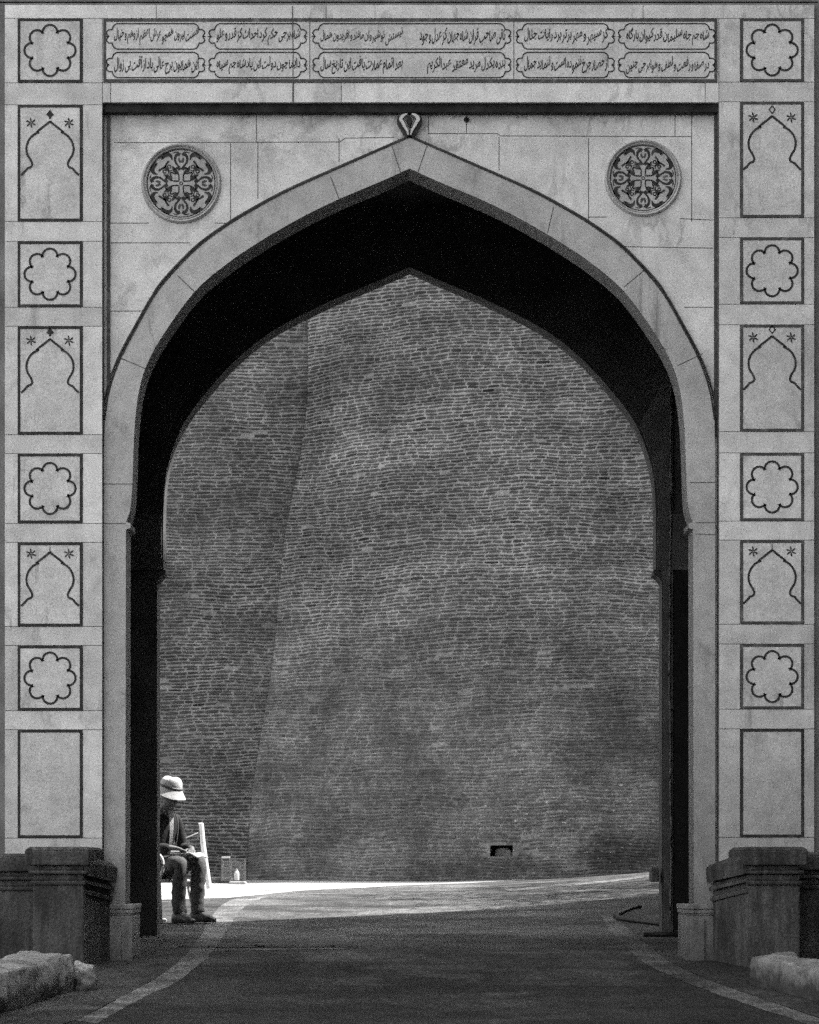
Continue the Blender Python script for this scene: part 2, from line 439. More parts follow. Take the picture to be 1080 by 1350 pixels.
def asphalt(name, v, scale=1.0, streak=.35, speck=.38, paleness=0.0, face_shade=False, lane=False):
    m = NT(name); p = m.pos()
    a = m.noise(p, .7 * scale, 5, .6); b = m.noise(p, 1.3, 5, .6, sc=(.5, .9, 1), loc=(3, 0, 0)); f = m.noise(p, 48, 4, .85); g = m.noise(p, 8, 5, .7)
    if paleness:      # paler beyond the gate, darker towards the camera and to the right
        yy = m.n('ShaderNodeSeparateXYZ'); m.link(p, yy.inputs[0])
        v = m.ramp(m.math('ADD', yy.outputs[1], m.math('MULTIPLY', m.math('SUBTRACT', m.noise(p, .5, 4, loc=(5, 5, 5)), .5), 6)), 21.5, 32, v, paleness)
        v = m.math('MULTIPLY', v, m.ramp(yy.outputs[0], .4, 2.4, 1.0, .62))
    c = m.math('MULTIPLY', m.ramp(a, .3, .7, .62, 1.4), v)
    if paleness:      # oil drips where vehicles wait in the middle of the road, and a pale scuffed track
        ox = m.math('MULTIPLY', yy.outputs[0], .75); oy = m.math('MULTIPLY', m.math('SUBTRACT', yy.outputs[1], 24.3), .42)
        o2 = m.math('SQRT', m.math('ADD', m.math('MULTIPLY', ox, ox), m.math('MULTIPLY', oy, oy)))
        oil = m.math('MULTIPLY', m.ramp(o2, .35, 1.35, 1.0, 0.0), m.ramp(m.noise(p, 1.5, 5, .65, sc=(.8, .28, 1), loc=(6, 2, 0)), .47, .55))
        c = m.math('MULTIPLY', c, m.math('SUBTRACT', 1.0, m.math('MULTIPLY', oil, .78)))
        pale = m.math('MULTIPLY', m.ramp(o2, .8, 2.2, 1.0, 0.0), m.ramp(m.noise(p, .8, 5, .65, sc=(.9, .14, 1), loc=(1, 8, 0)), .51, .6))
        c = m.math('MULTIPLY', c, m.math('ADD', 1.0, m.math('MULTIPLY', pale, .9)))
    c = m.math('MULTIPLY', c, m.math('SUBTRACT', 1.0, m.math('MULTIPLY', m.ramp(b, .49, .585), streak)))
    c = m.math('MULTIPLY', c, m.ramp(f, .3, .7, 1 - speck, 1 + speck))
    c = m.math('MULTIPLY', c, m.ramp(g, .3, .7, .74, 1.22))
    if paleness or lane:
        c = m.math('MULTIPLY', c, m.ramp(m.noise(p, 55, 3, .8, sc=(1, .08, 1)), .3, .7, .62, 1.38))
        c = m.math('MULTIPLY', c, m.ramp(m.noise(p, 6, 4, .7, sc=(1, .5, 1), loc=(7, 1, 0)), .3, .7, .72, 1.28))
        ck = m.ramp(m.math('ABSOLUTE', m.math('SUBTRACT', m.noise(p, .9, 5, .6, sc=(1, .7, 1), loc=(2, 9, 0)), .5)), 0.0, .006, 1.0, 0.0)
        c = m.math('MULTIPLY', c, m.math('SUBTRACT', 1.0, m.math('MULTIPLY', ck, .5)))
    if face_shade:      # lower faces darkened as the shade below the lit top; pits
        yy = m.n('ShaderNodeSeparateXYZ'); m.link(p, yy.inputs[0])
        hz = m.math('SUBTRACT', yy.outputs[2], m.math('MULTIPLY', yy.outputs[1], .055))
        hz = m.math('ADD', hz, m.math('MULTIPLY', m.math('SUBTRACT', m.noise(p, 7, 5, .7), .5), .35))
        c = m.math('MULTIPLY', c, m.ramp(hz, -.31, -.17, .26, 1.0))
        c = m.math('MULTIPLY', c, m.ramp(m.noise(p, 16, 4, .7), .55, .68, 1.0, .45))
    m.color(c); m.rough(.9)
    m.bump(m.math('ADD', f, m.math('MULTIPLY', g, 1.5)), .3, .008)
    return m.mat

M = {}
M['marble'] = marble('marble', .90)
M['marble_panel'] = marble('marble_panel', .83, .25, seed=5)
M['marble_spandrel'] = marble('marble_spandrel', .95, .22, seed=11, soot=.34)
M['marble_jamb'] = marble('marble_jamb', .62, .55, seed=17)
def worn_inlay(name, v):
    m = NT(name); p = m.pos()
    w = m.ramp(m.noise(p, 9, 5, .75), .5, .68)
    c = m.mix(w, v, v * 2.2 + .015)
    m.color(m.math('MULTIPLY', c, m.ramp(m.noise(p, 70, 2, .7), .3, .7, .7, 1.3))); m.rough(.6)
    return m.mat
M['marble_shaded'] = marble('shaded_marble', .26, .5, seed=23)  # darker marble copy with the shade under the arch in its colour
M['inlay'] = worn_inlay('black_inlay', .035)
M['inlay_grey'] = worn_inlay('grey_inlay', .085)
M['mortar'] = flat('dark_mortar', .13, .95, .35, 20, .2, .2)
M['letter'] = flat('black_lettering', .025, .5, .3, 40, 0, .1)
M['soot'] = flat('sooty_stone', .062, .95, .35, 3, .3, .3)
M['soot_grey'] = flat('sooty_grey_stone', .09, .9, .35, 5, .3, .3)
M['shade_strip'] = flat('lintel_shade_tone', .045, .95, .4, 8, .3, .2)  # colour holds the shade under the lintel
M['plaster'] = flat('grey_plaster', .22, .9, .3, 3, .3, .2)
def sandstone():
    m = NT('weathered_sandstone'); p = m.pos()
    c = m.ramp(m.noise(p, 2.2, 6, .7), .3, .7, .55, 1.4)
    c = m.math('MULTIPLY', c, m.ramp(m.noise(p, 13, 4, .7, sc=(1, 1, .12)), .3, .7, .62, 1.36))
    c = m.math('MULTIPLY', c, m.ramp(m.noise(p, 55, 3, .8), .3, .7, .6, 1.4))
    c = m.math('MULTIPLY', c, .085)
    lime = m.math('MULTIPLY', m.ramp(m.noise(p, 16, 4, .7, sc=(1, 1, .16), loc=(3, 3, 0)), .6, .72), m.ramp(m.noise(p, 3, 3), .45, .6))
    c = m.math('ADD', c, m.math('MULTIPLY', lime, .12))
    m.color(c); m.rough(.95)
    m.bump(m.math('ADD', m.noise(p, 26, 5, .7), m.math('MULTIPLY', m.noise(p, 6, 3), 2)), .6, .015)
    return m.mat
M['sandstone'] = sandstone()
M['rough_stone'] = asphalt('rough_kerb_stone', .36, 2.0, .3, .22, face_shade=True)
M['asphalt'] = asphalt('asphalt', .038, streak=.55, paleness=.105)
M['pavement'] = asphalt('dusty_pavement', .06, 2.0, .45, .35, lane=True)
M['pale_pavement'] = asphalt('pale_concrete', .42, 1.5, .18, .15)
M['kerb_paint'] = asphalt('worn_kerb_paint', .165, 3.0, .35, .3, lane=True)
M['kerb_worn'] = asphalt('faded_kerb_paint', .12, 3.0, .45, .3, lane=True)
M['line_paint'] = asphalt('worn_road_paint', .15, 3.0, .4, .3)
M['brick_wall'] = brick('plain_brick', .062, .27, False)
M['slab_black'] = flat('slab_black', .012, .9, .3, 10, .2)
M['bastion_mortar'] = masonry('bastion_mortar', .33, .19, True, True)
M['bastion_brick'] = masonry('bastion_brick', .092, .15, False, True)
M['wall_mortar'] = masonry('wall_mortar', .28, .14, True, False)
M['wall_brick'] = masonry('wall_brick', .07, .095, False, False)
M['leaf'] = flat('leaf', .07, .7, .3, 4, 0)
M['iron'] = flat('black_iron', .014, .5, .3, 12, .2)
M['white_plastic'] = flat('white_plastic', .65, .45, .1, 6, 0)
M['white_cloth'] = flat('white_cotton', .60, .9, .12, 25, .35)
M['jacket'] = flat('dark_jacket_cloth', .035, .9, .3, 12, .5)
M['trousers'] = flat('dark_trouser_cloth', .09, .85, .25, 12, .5)
M['skin'] = flat('brown_skin', .19, .55, .12, 20, .1)
M['hair'] = flat('grey_hair', .05, .8, .3, 60, .4)
M['leather'] = flat('dark_leather', .05, .35, .2, 20, .1)
M['eye'] = flat('eye_white', .5, .3, .05, 10, 0)
M['white_wood'] = flat('white_painted_wood', .6, .7, .15, 8, .2)
M['paper'] = flat('white_paper', .75, .9, .05, 8, 0)
M['cable'] = flat('grey_cable_sheath', .16, .6, .3, 20, 0)
def glass():
    m = NT('clear_plastic'); m.p.inputs['Base Color'].default_value = (.8, .8, .8, 1); m.p.inputs['Alpha'].default_value = .07
    m.rough(.25); return m.mat
M['clear'] = glass()

# ------------------------------------------------------------------ ground
def axis(lo, hi, fine_lo, fine_hi, step):
    a = [fine_lo]
    while a[-1] < fine_hi: a.append(a[-1] + step)
    s = step
    while a[-1] < hi: s *= 1.5; a.append(min(hi, a[-1] + s))
    s = step; pre = []
    c = fine_lo
    while c > lo: s *= 1.5; c = max(lo, c - s); pre.append(c)
    return pre[::-1] + a
gx = axis(-400, 400, -5, 5, .25); gy = axis(-300, 900, 14, 48, .25)
mb = MB()
for y in gy:
    for x in gx: mb.v.append((x, y, G(x, y)))
nx = len(gx)
for j in range(len(gy) - 1):
    for i in range(nx - 1): mb.face((j * nx + i, j * nx + i + 1, (j + 1) * nx + i + 1, (j + 1) * nx + i))
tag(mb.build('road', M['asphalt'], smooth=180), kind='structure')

def strip(name, A, B, mat, dz=.004, n=40, m=6, jit=0.0):
    """sheet between two ground lines A and B (lists of (x,d)), following the ground"""
    def res(L):
        L = [Vector(p) for p in L]
        ls = [0]
        for a, b in zip(L, L[1:]): ls.append(ls[-1] + (b - a).length)
        out = []
        for k in range(n + 1):
            t = ls[-1] * k / n
            for i in range(len(L) - 1):
                if t <= ls[i + 1] + 1e-9:
                    q = (t - ls[i]) / max(1e-9, ls[i + 1] - ls[i]); out.append(L[i].lerp(L[i + 1], q)); break
        return out
    a, b = res(A), res(B); mb = MB()
    rg = random.Random(len(name) + n)
    if jit:          # worn, uneven edges
        for L in (a, b):
            w = 0
            for k in range(len(L)):
                w = w * .6 + rg.uniform(-jit, jit); L[k] = L[k] + Vector((w, 0)) * .7
    for k in range(n + 1):
        for j in range(m + 1):
            p = a[k].lerp(b[k], j / m)
            mb.v.append((p.x, p.y, G(p.x, p.y) + dz))
    for k in range(n):
        for j in range(m):
            q = k * (m + 1) + j
            mb.face((q, q + 1, q + m + 2, q + m + 1))
    return tag(mb.build(name, mat, smooth=180), kind='structure')
def H(L): return [hit(*p) for p in L]

# kerb line on the left: outer (pavement side) and inner (road side) edges, photo points on the ground
kl_out = spline(H([(100, 1346), (165, 1312), (215, 1284), (246, 1258), (263, 1235), (277, 1212), (292, 1194), (312, 1184)]), 6) + [(-1.75, 36.6), (-1.25, 38.9)]
kl_in = spline(H([(128, 1350), (196, 1313), (246, 1286), (279, 1256), (297, 1230), (310, 1210), (322, 1197), (337, 1188)]), 6) + [(-1.62, 36.8), (-1.2, 39.1)]
strip('kerb_line', kl_out, kl_in, M['kerb_paint'], .002, 120, 6, .012)
kr_in = spline(H([(1068, 1352), (960, 1316), (893, 1290), (846, 1268), (820, 1243), (800, 1222), (792, 1208)]), 6)
kr_out = spline(H([(1110, 1352), (990, 1312), (925, 1288), (880, 1266), (850, 1243), (826, 1222), (812, 1208)]), 6)
strip('kerb_line', kr_in, kr_out, M['kerb_worn'], .002, 120, 6, .012)
# pavements between the kerb lines and the gate
strip('pavement', [(-3.6, 14.5), (-3.6, 24), (-3.6, 29), (-3.2, 33), (-3.0, 36)], kl_out[:-2], M['pavement'], .004, 80, 14)
strip('pavement', kr_out, [(3.9, 18), (3.6, 22), (3.4, 26), (3.2, 30), (2.6, 31.4)], M['pavement'], .004, 60, 14)
# pale concrete apron along the foot of the brick wall
strip('pale_pavement', [(-6, 34.5), (-2.9, 35.4), (-2.2, 36.1), (-1.26, 39.0), (.0, 40.9), (.9, 41.9), (1.62, 42.75)],
      [(-6, 45.2), (-3.2, 45.2), (-2.2, 45.2), (-1.2, 44.8), (.0, 44.2), (1.0, 43.5), (1.7, 43.1)], M['pale_pavement'], .004, 60, 14)
# painted lines beyond the gate
strip('road_marking', H([(668, 1173), (740, 1166), (800, 1161)]) + [(3.3, 41.6)], H([(672, 1175.5), (742, 1169), (802, 1164)]) + [(3.3, 41.0)], M['line_paint'], .004, 60, 3, .03)
strip('road_marking', H([(720, 1178), (780, 1172.5), (880, 1172)]), H([(720, 1180), (780, 1175.5), (880, 1175)]), M['sandstone'], .003, 40, 3)
# stone threshold set across the road under the arch
strip('threshold', H([(150, 1254), (300, 1251.5), (460, 1250)]), H([(150, 1257), (300, 1254), (460, 1251.5)]), M['kerb_paint'], .003, 60, 2, .05)
strip('threshold_joint', H([(236, 1247.5), (340, 1246.5), (465, 1247)]), H([(236, 1250.5), (340, 1249.5), (465, 1249)]), M['sandstone'], .004, 60, 2, .06)

# ------------------------------------------------------------------ brick walls beyond the gate
def vrow(z): return (z - CZ + 1) / .0475
def wob(x, z):
    return (.012 * math.sin(1.15 * x + z * .7) + .011 * math.sin(2.9 * x + z * 1.9 + 1) + .006 * math.sin(6.1 * x - z * 3.3)
            + .004 * math.sin(13 * x + z * 9))
def lay_bricks(mb, surf, a0, a1, z0, z1, seed, keep=lambda a, z: True, worn=lambda a, z: 0.0):
    """bricks bedded one by one in the mortar: surf(a, z, out) is a point of the wall, a in metres along it"""
    rg = random.Random(seed)
    z = z0; row = 0
    while z < z1:
        h = rg.choice((.039, .043, .046, .048, .050, .055)) * rg.uniform(.95, 1.06)
        a = a0 - rg.uniform(0, .2); ph = rg.uniform(0, 6); bed = rg.uniform(.013, .0185)
        while a < a1:
            L = rg.uniform(.085, .13) if rg.random() < .2 else rg.uniform(.14, .225)
            gap = rg.uniform(.013, .027)
            hh = h - bed + rg.uniform(-.006, .003); zc = z + h * .5 + .004 * math.sin(a * 4 + ph) + rg.uniform(-.0025, .0025)
            am = a + L / 2; zz = zc + wob(am, zc); w = worn(am, zz)
            q = rg.random()
            if q > .004 + .016 * w and keep(am, zz) and hh > .014:
                pr = rg.uniform(.003, .011); tilt = rg.uniform(-.012, .012)
                t = rg.gauss(0, .17) + (.30 if rg.random() < .05 else 0) - (.36 if rg.random() < .07 else 0)
                er = .25 + .5 * w
                out = []; n_t = 4
                for k in range(n_t):
                    out.append((-L / 2 + L * k / (n_t - 1), hh / 2 * (1 - rg.uniform(0, er * .45)) * (.72 if k in (0, n_t - 1) else 1)))
                out.append((L / 2 * rg.uniform(.985, 1.03), rg.uniform(-.004, .004)))
                for k in range(n_t):
                    out.append((L / 2 - L * k / (n_t - 1), -hh / 2 * (1 - rg.uniform(0, er * .45)) * (.72 if k in (0, n_t - 1) else 1)))
                out.append((-L / 2 * rg.uniform(.985, 1.03), rg.uniform(-.004, .004)))
                n = len(out); b = len(mb.v)
                for f, o in ((1.0, -.006), (.985, pr * .6), (.86, pr)):
                    for u, v in out:
                        vv = v * (f if f > .9 else .70) + u * tilt
                        uu = u * (f if f > .9 else .955)
                        za = zc + vv; aa = am + uu
                        mb.v.append(surf(aa, za + wob(aa, za), o + (rg.uniform(-.0015, .0015) if o > 0 else 0)))
                        mb.uv.append((aa / .05, vrow(za)))
                for ring in range(2):
                    for k in range(n):
                        k2 = (k + 1) % n
                        mb.face((b + ring * n + k, b + ring * n + k2, b + ring * n + n + k2, b + ring * n + n + k), 1, t or .001)
                mb.face([b + 2 * n + k for k in range(n)], 1, t or .001)
            a += L + gap
        z += h; row += 1

CX, CY, CR = 3.5, 50.6, 8.0
def bast_r(th, z): return CR - .133 * (z - CZ) + .035 * math.sin(th * 9 + z * .8) + .03 * math.sin(z * 1.7 + th * 4)
def bast_pt(th, z, o=0.0):
    """th: angle from the -y axis, negative to the left"""
    r = bast_r(th, z) + o
    return CX + r * math.sin(th), CY - r * math.cos(th), z
ths = [R(-75 + 1.25 * i) for i in range(101)]
zs = [CZ - .6 + .125 * i for i in range(76)]
# the drain opening: its edges are put on grid lines
def th_of(x): return math.asin((x - CX) / CR)
hx0, hx1 = th_of(1.035), th_of(1.33)
hz0, hz1 = CZ + .275, CZ + .42
for t in (hx0, hx1):
    i = min(range(len(ths)), key=lambda k: abs(ths[k] - t)); ths[i] = t
for t in (hz0, hz1):
    i = min(range(len(zs)), key=lambda k: abs(zs[k] - t)); zs[i] = t
mb = MB(); mb.uv = []
for z in zs:
    for th in ths:
        mb.v.append(bast_pt(th, z)); mb.uv.append((th * CR / .05, vrow(z)))
nt = len(ths)
for j in range(len(zs) - 1):
    for i in range(nt - 1):
        a = j * nt + i
        if hx0 - 1e-6 <= ths[i] < hx1 - 1e-6 and hz0 - 1e-6 <= zs[j] < hz1 - 1e-6: continue
        mb.face((a, a + 1, a + nt + 1, a + nt))
top = (len(zs) - 1) * nt
c = len(mb.v); mb.v.append((CX, CY, zs[-1])); mb.uv.append((0, 0))
for i in range(nt - 1): mb.face((top + i, top + i + 1, c))
def near_hole(a, z):
    th = a / CR
    return not (hx0 - .017 < th < hx1 + .017 and hz0 - .022 < z < hz1 + .022)
def worn_b(a, z):
    x = CX + CR * math.sin(a / CR)
    return max(0.0, min(1.0, .75 * (1 - sstep(CZ + 1.8, CZ + 5.4, z + .6 * math.sin(x * 1.7) + .4 * math.sin(x * 3.9 + 1))) + .25 * math.sin(x * 2.3 + z * 1.9)))
lay_bricks(mb, lambda a, z, o: bast_pt(a / CR, z, o), R(-52) * CR, R(14) * CR, CZ - .3, CZ + 8.6, 11, near_hole, worn_b)
bastion = mb.build('brick_bastion', [M['bastion_mortar'], M['bastion_brick']], smooth=35)
tag(bastion, 'great rounded brick bastion with sloping face filling the middle and right of the arch', 'bastion')
# drain recess
xa, ya, _ = bast_pt(hx0, hz0); xb, yb, _ = bast_pt(hx1, hz0)
mb = MB()
nrm = Vector(((math.sin((hx0 + hx1) / 2)), -math.cos((hx0 + hx1) / 2), 0)); tg = Vector((-nrm.y, nrm.x, 0))
if tg.x < 0: tg = -tg
def dp(u, v, w): # along, up, inwards
    q = Vector((xa, ya, 0)) + tg * u - nrm * w
    return (q.x, q.y, v)
Wd = math.hypot(xb - xa, yb - ya)
vs = [dp(u, v, w) for w in (0.03, .35) for u, v in ((-.02, hz0 - .02), (Wd + .02, hz0 - .02), (Wd + .02, hz1 + .02), (-.02, hz1 + .02))]
mb.add(vs, [(4, 5, 6, 7), (0, 1, 5, 4), (1, 2, 6, 5), (2, 3, 7, 6), (3, 0, 4, 7)])
tag(mb.build('drain_opening', M['soot'], bastion), 'dark rectangular drain hole low in the brick face')
mb = MB(); rg = random.Random(2)
pr = [(Wd * .12, hz0 + .0), (Wd * .13, hz0 + .05), (Wd * .17, hz0 + .085), (Wd * .28, hz0 + .10), (Wd * .45, hz0 + .11), (Wd * .62, hz0 + .118), (Wd * .8, hz0 + .09), (Wd * .87, hz0 + .05), (Wd * .88, hz0)]
pr += [(Wd * .86, hz0 - .015), (Wd * .14, hz0 - .015)]
n = len(pr); mb.v = [dp(u, v, .09 + .02 * rg.random()) for u, v in pr] + [dp(u, v, .3) for u, v in pr]
mb.face(list(range(n))); mb.face(list(range(n, 2 * n)))
for k in range(n): mb.face((k, (k + 1) % n, n + (k + 1) % n, n + k))
mb.build('drain_spout', M['plaster'], bastion, bevel=.02)

def wall_pt(x, z, o=0.0):
    return x, 45.0 + .08 * (z - CZ) + .03 * math.sin(x * 2.1 + z) - o, z
mb = MB(); mb.uv = []
LX0, LX1 = -14.0, -.4
zs2 = [CZ - .6 + .25 * i for i in range(40)]; xs2 = [LX0 + (LX1 - LX0) * i / 60 for i in range(61)]
for z in zs2:
    for x in xs2:
        mb.v.append(wall_pt(x, z)); mb.uv.append((x / .05 + 31, vrow(z) + .37))
nt = len(xs2)
for j in range(len(zs2) - 1):
    for i in range(nt - 1):
        a = j * nt + i; mb.face((a, a + 1, a + nt + 1, a + nt))
b0 = len(mb.v)
for x in xs2:
    mb.v.append((x, 47.5, zs2[-1])); mb.uv.append((x / .05, 3))
for i in range(nt - 1): mb.face(((len(zs2) - 1) * nt + i, (len(zs2) - 1) * nt + i + 1, b0 + i + 1, b0 + i))
def worn_w(x, z): return max(0.0, min(1.0, .45 + .4 * math.sin(x * 1.9 + z * 1.3) + .25 * math.sin(x * 4.1 - z * 2.2)))
lay_bricks(mb, lambda a, z, o: wall_pt(a, z, o), -5.2, -1.1, CZ - .3, CZ + 8.2, 23, worn=worn_w)
tag(mb.build('brick_wall', [M['wall_mortar'], M['wall_brick']], smooth=35), 'flat darker brick wall joining the bastion on its left, behind the seated man', 'wall')

# added wall out of frame: shades the road, raked end shapes the shadow edge
mb = MB(); mb.uv = []
prof = [(-30, CZ - 2.5), (39.6, CZ - .4), (32.3, CZ + 16.6), (-30, CZ + 16.6)]
for x in (7.0, 10.0):
    for y, z in prof: mb.v.append((x, y, z)); mb.uv.append((y / .05, z / .05))
mb.face((0, 1, 2, 3)); mb.face((4, 5, 6, 7))
for i in range(4): mb.face((i, (i + 1) % 4, 4 + (i + 1) % 4, 4 + i))
tag(mb.build('shade_wall', M['brick_wall']), 'tall unseen brick wall added to shade the road, raked end shaping the shadow', 'wall')

# low added wall, out of the frame: dims the lower right of the gate
mb = MB(); mb.uv = []
for x in (4.2, 4.7):
    for y, z in [(9, 0), (24.1, .6), (24.1, CZ + 3.6), (9, CZ + 3.2)]: mb.v.append((x, y, z)); mb.uv.append((y / .05, z / .05))
mb.face((0, 1, 2, 3)); mb.face((4, 5, 6, 7))
for i in range(4): mb.face((i, (i + 1) % 4, 4 + (i + 1) % 4, 4 + i))
tag(mb.build('low_shade_wall', M['brick_wall']), 'low unseen brick wall added to dim the lower right of the gateway', 'wall')

# leafy helper added out of view: dapples the right half of the road
rg = random.Random(31)
tp = Vector((6.5, 38.9, G(6.5, 38.9)))
shade_tree = empty('shade_tree', tp)
tag(shade_tree, 'unseen foliage added to dapple the right half of the road', 'shade_tree')
mb = MB()
trunk = [tp, tp + Vector((.1, -.1, 1.8)), tp + Vector((.0, -.3, 3.4)), tp + Vector((-.2, -.6, 5.2)), tp + Vector((-.3, -.8, 7.0))]
mb.tube(trunk, [.22, .18, .15, .10, .03], 10)
tips = []
for k in range(11):
    a = k * 2.4; b = trunk[2].lerp(trunk[4], .1 + .08 * k); L = 2.2 - .08 * k
    e = b + Vector((math.cos(a) * L, math.sin(a) * L * 1.5, .6 + .35 * rg.random())); tips += [b.lerp(e, .55), e]
    mb.tube([b, b.lerp(e, .5) + Vector((0, 0, .12)), e], [.06, .04, .012], 6)
at(mb.build('trunk', M['sandstone'], shade_tree, smooth=60), tp)
mb = MB()
for k in range(5200):
    c = rg.choice(tips) + Vector((rg.gauss(0, .42), rg.gauss(0, .7), rg.gauss(0, .36)))
    u = Vector((rg.gauss(0, 1), rg.gauss(0, 1), rg.gauss(0, .5))).normalized(); w = u.cross(Vector((rg.gauss(0, 1), rg.gauss(0, 1), rg.gauss(0, 1)))).normalized()
    l, q = rg.uniform(.06, .11), rg.uniform(.03, .05)
    mb.add([c - u * l, c + w * q, c + u * l, c - w * q], [(0, 1, 2, 3)])
at(mb.build('crown', M['leaf'], shade_tree), tp)

# ------------------------------------------------------------------ gateway
D0, DA, DS = 25.0, 25.06, 25.13           # frame face, archivolt face, spandrel face
DR, DR1 = 29.0, 29.36                    # inner arch wall
GB = (0, D0, G(0, D0))
gate = empty('gateway', GB)
tag(gate, 'white marble gateway with a pointed arch, inlaid panels and Persian inscription band', 'gateway')
def part(mb, name, mats, parent=None, label=None, **kw):
    o = mb.build(name, mats, parent or gate, **kw)
    if parent is None: at(o, GB)
    if label: o['label'] = label
    return o
def rnd(a=.13): return random.uniform(-a, a) or .001

# --- outer wall around the marble, roof and passage
mb = MB()
xl, xr = X(-2, D0), X(1076.5, D0); zt = Z(3, D0)
mb.plate([[(-9, -.2), (-9, CZ + 8.4), (7.0, CZ + 8.4), (7.0, -.2)], [(xl - .02, -.1), (xl - .02, zt + .02), (xr + .02, zt + .02), (xr + .02, -.1)]], D0 + .05, 25.74)
mb.box(-9, 7.0, 25.75, DR1 - .02, CZ + 6.0, CZ + 8.38)
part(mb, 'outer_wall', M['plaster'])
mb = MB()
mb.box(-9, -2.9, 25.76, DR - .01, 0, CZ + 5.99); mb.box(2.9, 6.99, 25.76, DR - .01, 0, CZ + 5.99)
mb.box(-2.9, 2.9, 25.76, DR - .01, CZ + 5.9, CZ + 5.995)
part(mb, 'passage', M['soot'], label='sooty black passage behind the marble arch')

# --- front arch outlines in photo pixels (half curve, apex first)
fin = [(0, 222), (40, 240), (90, 261), (130, 280), (165, 299), (200, 320), (240, 347), (283, 384), (324, 440), (347, 482), (358, 522), (363, 571), (365, 627), (367, 662), (370, 678), (374, 688)]
fout = [(0, 180), (50, 202), (100, 224), (160, 251), (208, 277), (245, 300), (284, 330), (329, 379), (356, 424), (382, 474), (396, 515), (402, 553)]
rin = [(0, 352), (50, 374), (109, 399), (180, 436), (227, 473), (266, 515), (297, 557), (317, 607), (324, 655), (325, 750)]
def half(pts, tail, d):
    c = [pts[0]] + spline(pts[:], 5)[1:] + tail
    return [(dx * d / F, Z(y, d)) for dx, y in c]
def both(hf): # left bottom -> apex -> right bottom
    return [(-x, z) for x, z in reversed(hf)] + hf[1:]
f_in = both(half(fin, [(368, 690), (368, 696), (374, 698), (375, 1300)], DA))
f_out = both(half(fout, [(403, 600), (403, 1300)], DA))
r_in = both(half(rin, [(322, 752), (322, 757), (328, 760), (333, 767), (333, 1290)], DR))

# spandrel
mb = MB()
so_ = [(x * .985, z - .03) for x, z in f_out]
fx0, fx1, fz = X(128, DS), X(954, DS), Z(128, DS)
poly = [(fx0, so_[0][1])] + [(fx0, fz), (fx1, fz), (fx1, so_[-1][1])] + list(reversed(so_))
mb.plate([poly], DS, 25.72)
def jl(mb, a, b, d, w=.0055, mi=1):
    mb.stroke([(X(a[0], d), Z(a[1], d)), (X(b[0], d), Z(b[1], d))], w, d - .0015, d + .01, mi)
for a, b in [((150, 188), (448, 187)), ((448, 187), (455, 182)), ((455, 182), (520, 181)), ((338, 150), (338, 187)), ((304, 188), (304, 298)),
             ((146, 294), (196, 294)), ((283, 294), (306, 294)), ((146, 320), (250, 320)), ((146, 410), (196, 410)), ((340, 188), (340, 262)), ((447, 182), (447, 214)),
             ((564, 176), (656, 176)), ((656, 176), (660, 179)), ((660, 179), (912, 180)), ((615, 150), (615, 176)), ((890, 150), (890, 180)), ((912, 152), (912, 292)), ((565, 152), (565, 176)),
             ((658, 180), (658, 224)), ((776, 182), (776, 290)), ((776, 286), (800, 286)), ((896, 288), (940, 290)), ((820, 325), (940, 327)), ((902, 405), (940, 405))]:
    jl(mb, a, b, DS)
part(mb, 'spandrel', [M['marble_spandrel'], M['mortar']])
# archivolt running down into the jambs
mb = MB()
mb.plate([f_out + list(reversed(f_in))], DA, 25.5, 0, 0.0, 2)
for a, b in [((436, 233), (447, 262)), ((234, 363), (257, 385)), ((159, 472), (192, 486)), ((137, 638), (175, 638)), ((137, 690), (166, 690)),
             ((517, 192), (528, 227)), ((563, 192), (551, 227)), ((730, 273), (722, 307)), ((851, 355), (823, 378)), ((927, 466), (893, 482)), ((909, 636), (944, 636)), ((917, 689), (944, 689)), ((917, 704), (944, 705))]:
    jl(mb, a, b, DA, .006)
part(mb, 'archivolt', [M['marble_jamb'], M['mortar'], M['marble_shaded']])
# dark moulding round the archivolt
mb = MB()
oc = [(x, z) for x, z in f_out if z > Z(575, DA)]
mb.stroke(oc, .012, DA - .006, DA + .02)
mb.stroke([(x * (1 + .011), z + .016 * (1 if abs(x) < 1.9 else .3)) for x, z in oc], .010, DA + .03, DA + .09, 1)
part(mb, 'arch_moulding', [M['inlay'], M['inlay_grey']])
# slim moulding inside the recess frame
for s_, px in ((1, 143.5), (-1, 943.5)):
    mb = MB(); mb.box(X(px, DS) - .012, X(px, DS) + .012, DS - .03, DS + .01, Z(575, DS), Z(140, DS))
    part(mb, 'recess_moulding', M['inlay_grey'])
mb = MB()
mb.box(X(136, D0), X(947.5, D0), DS - .085, DS + .02, Z(148, DS - .085), Z(134, D0))  # dark strip standing for the deep shade under the lintel
part(mb, 'lintel_shade', M['shade_strip'], bevel=.006)

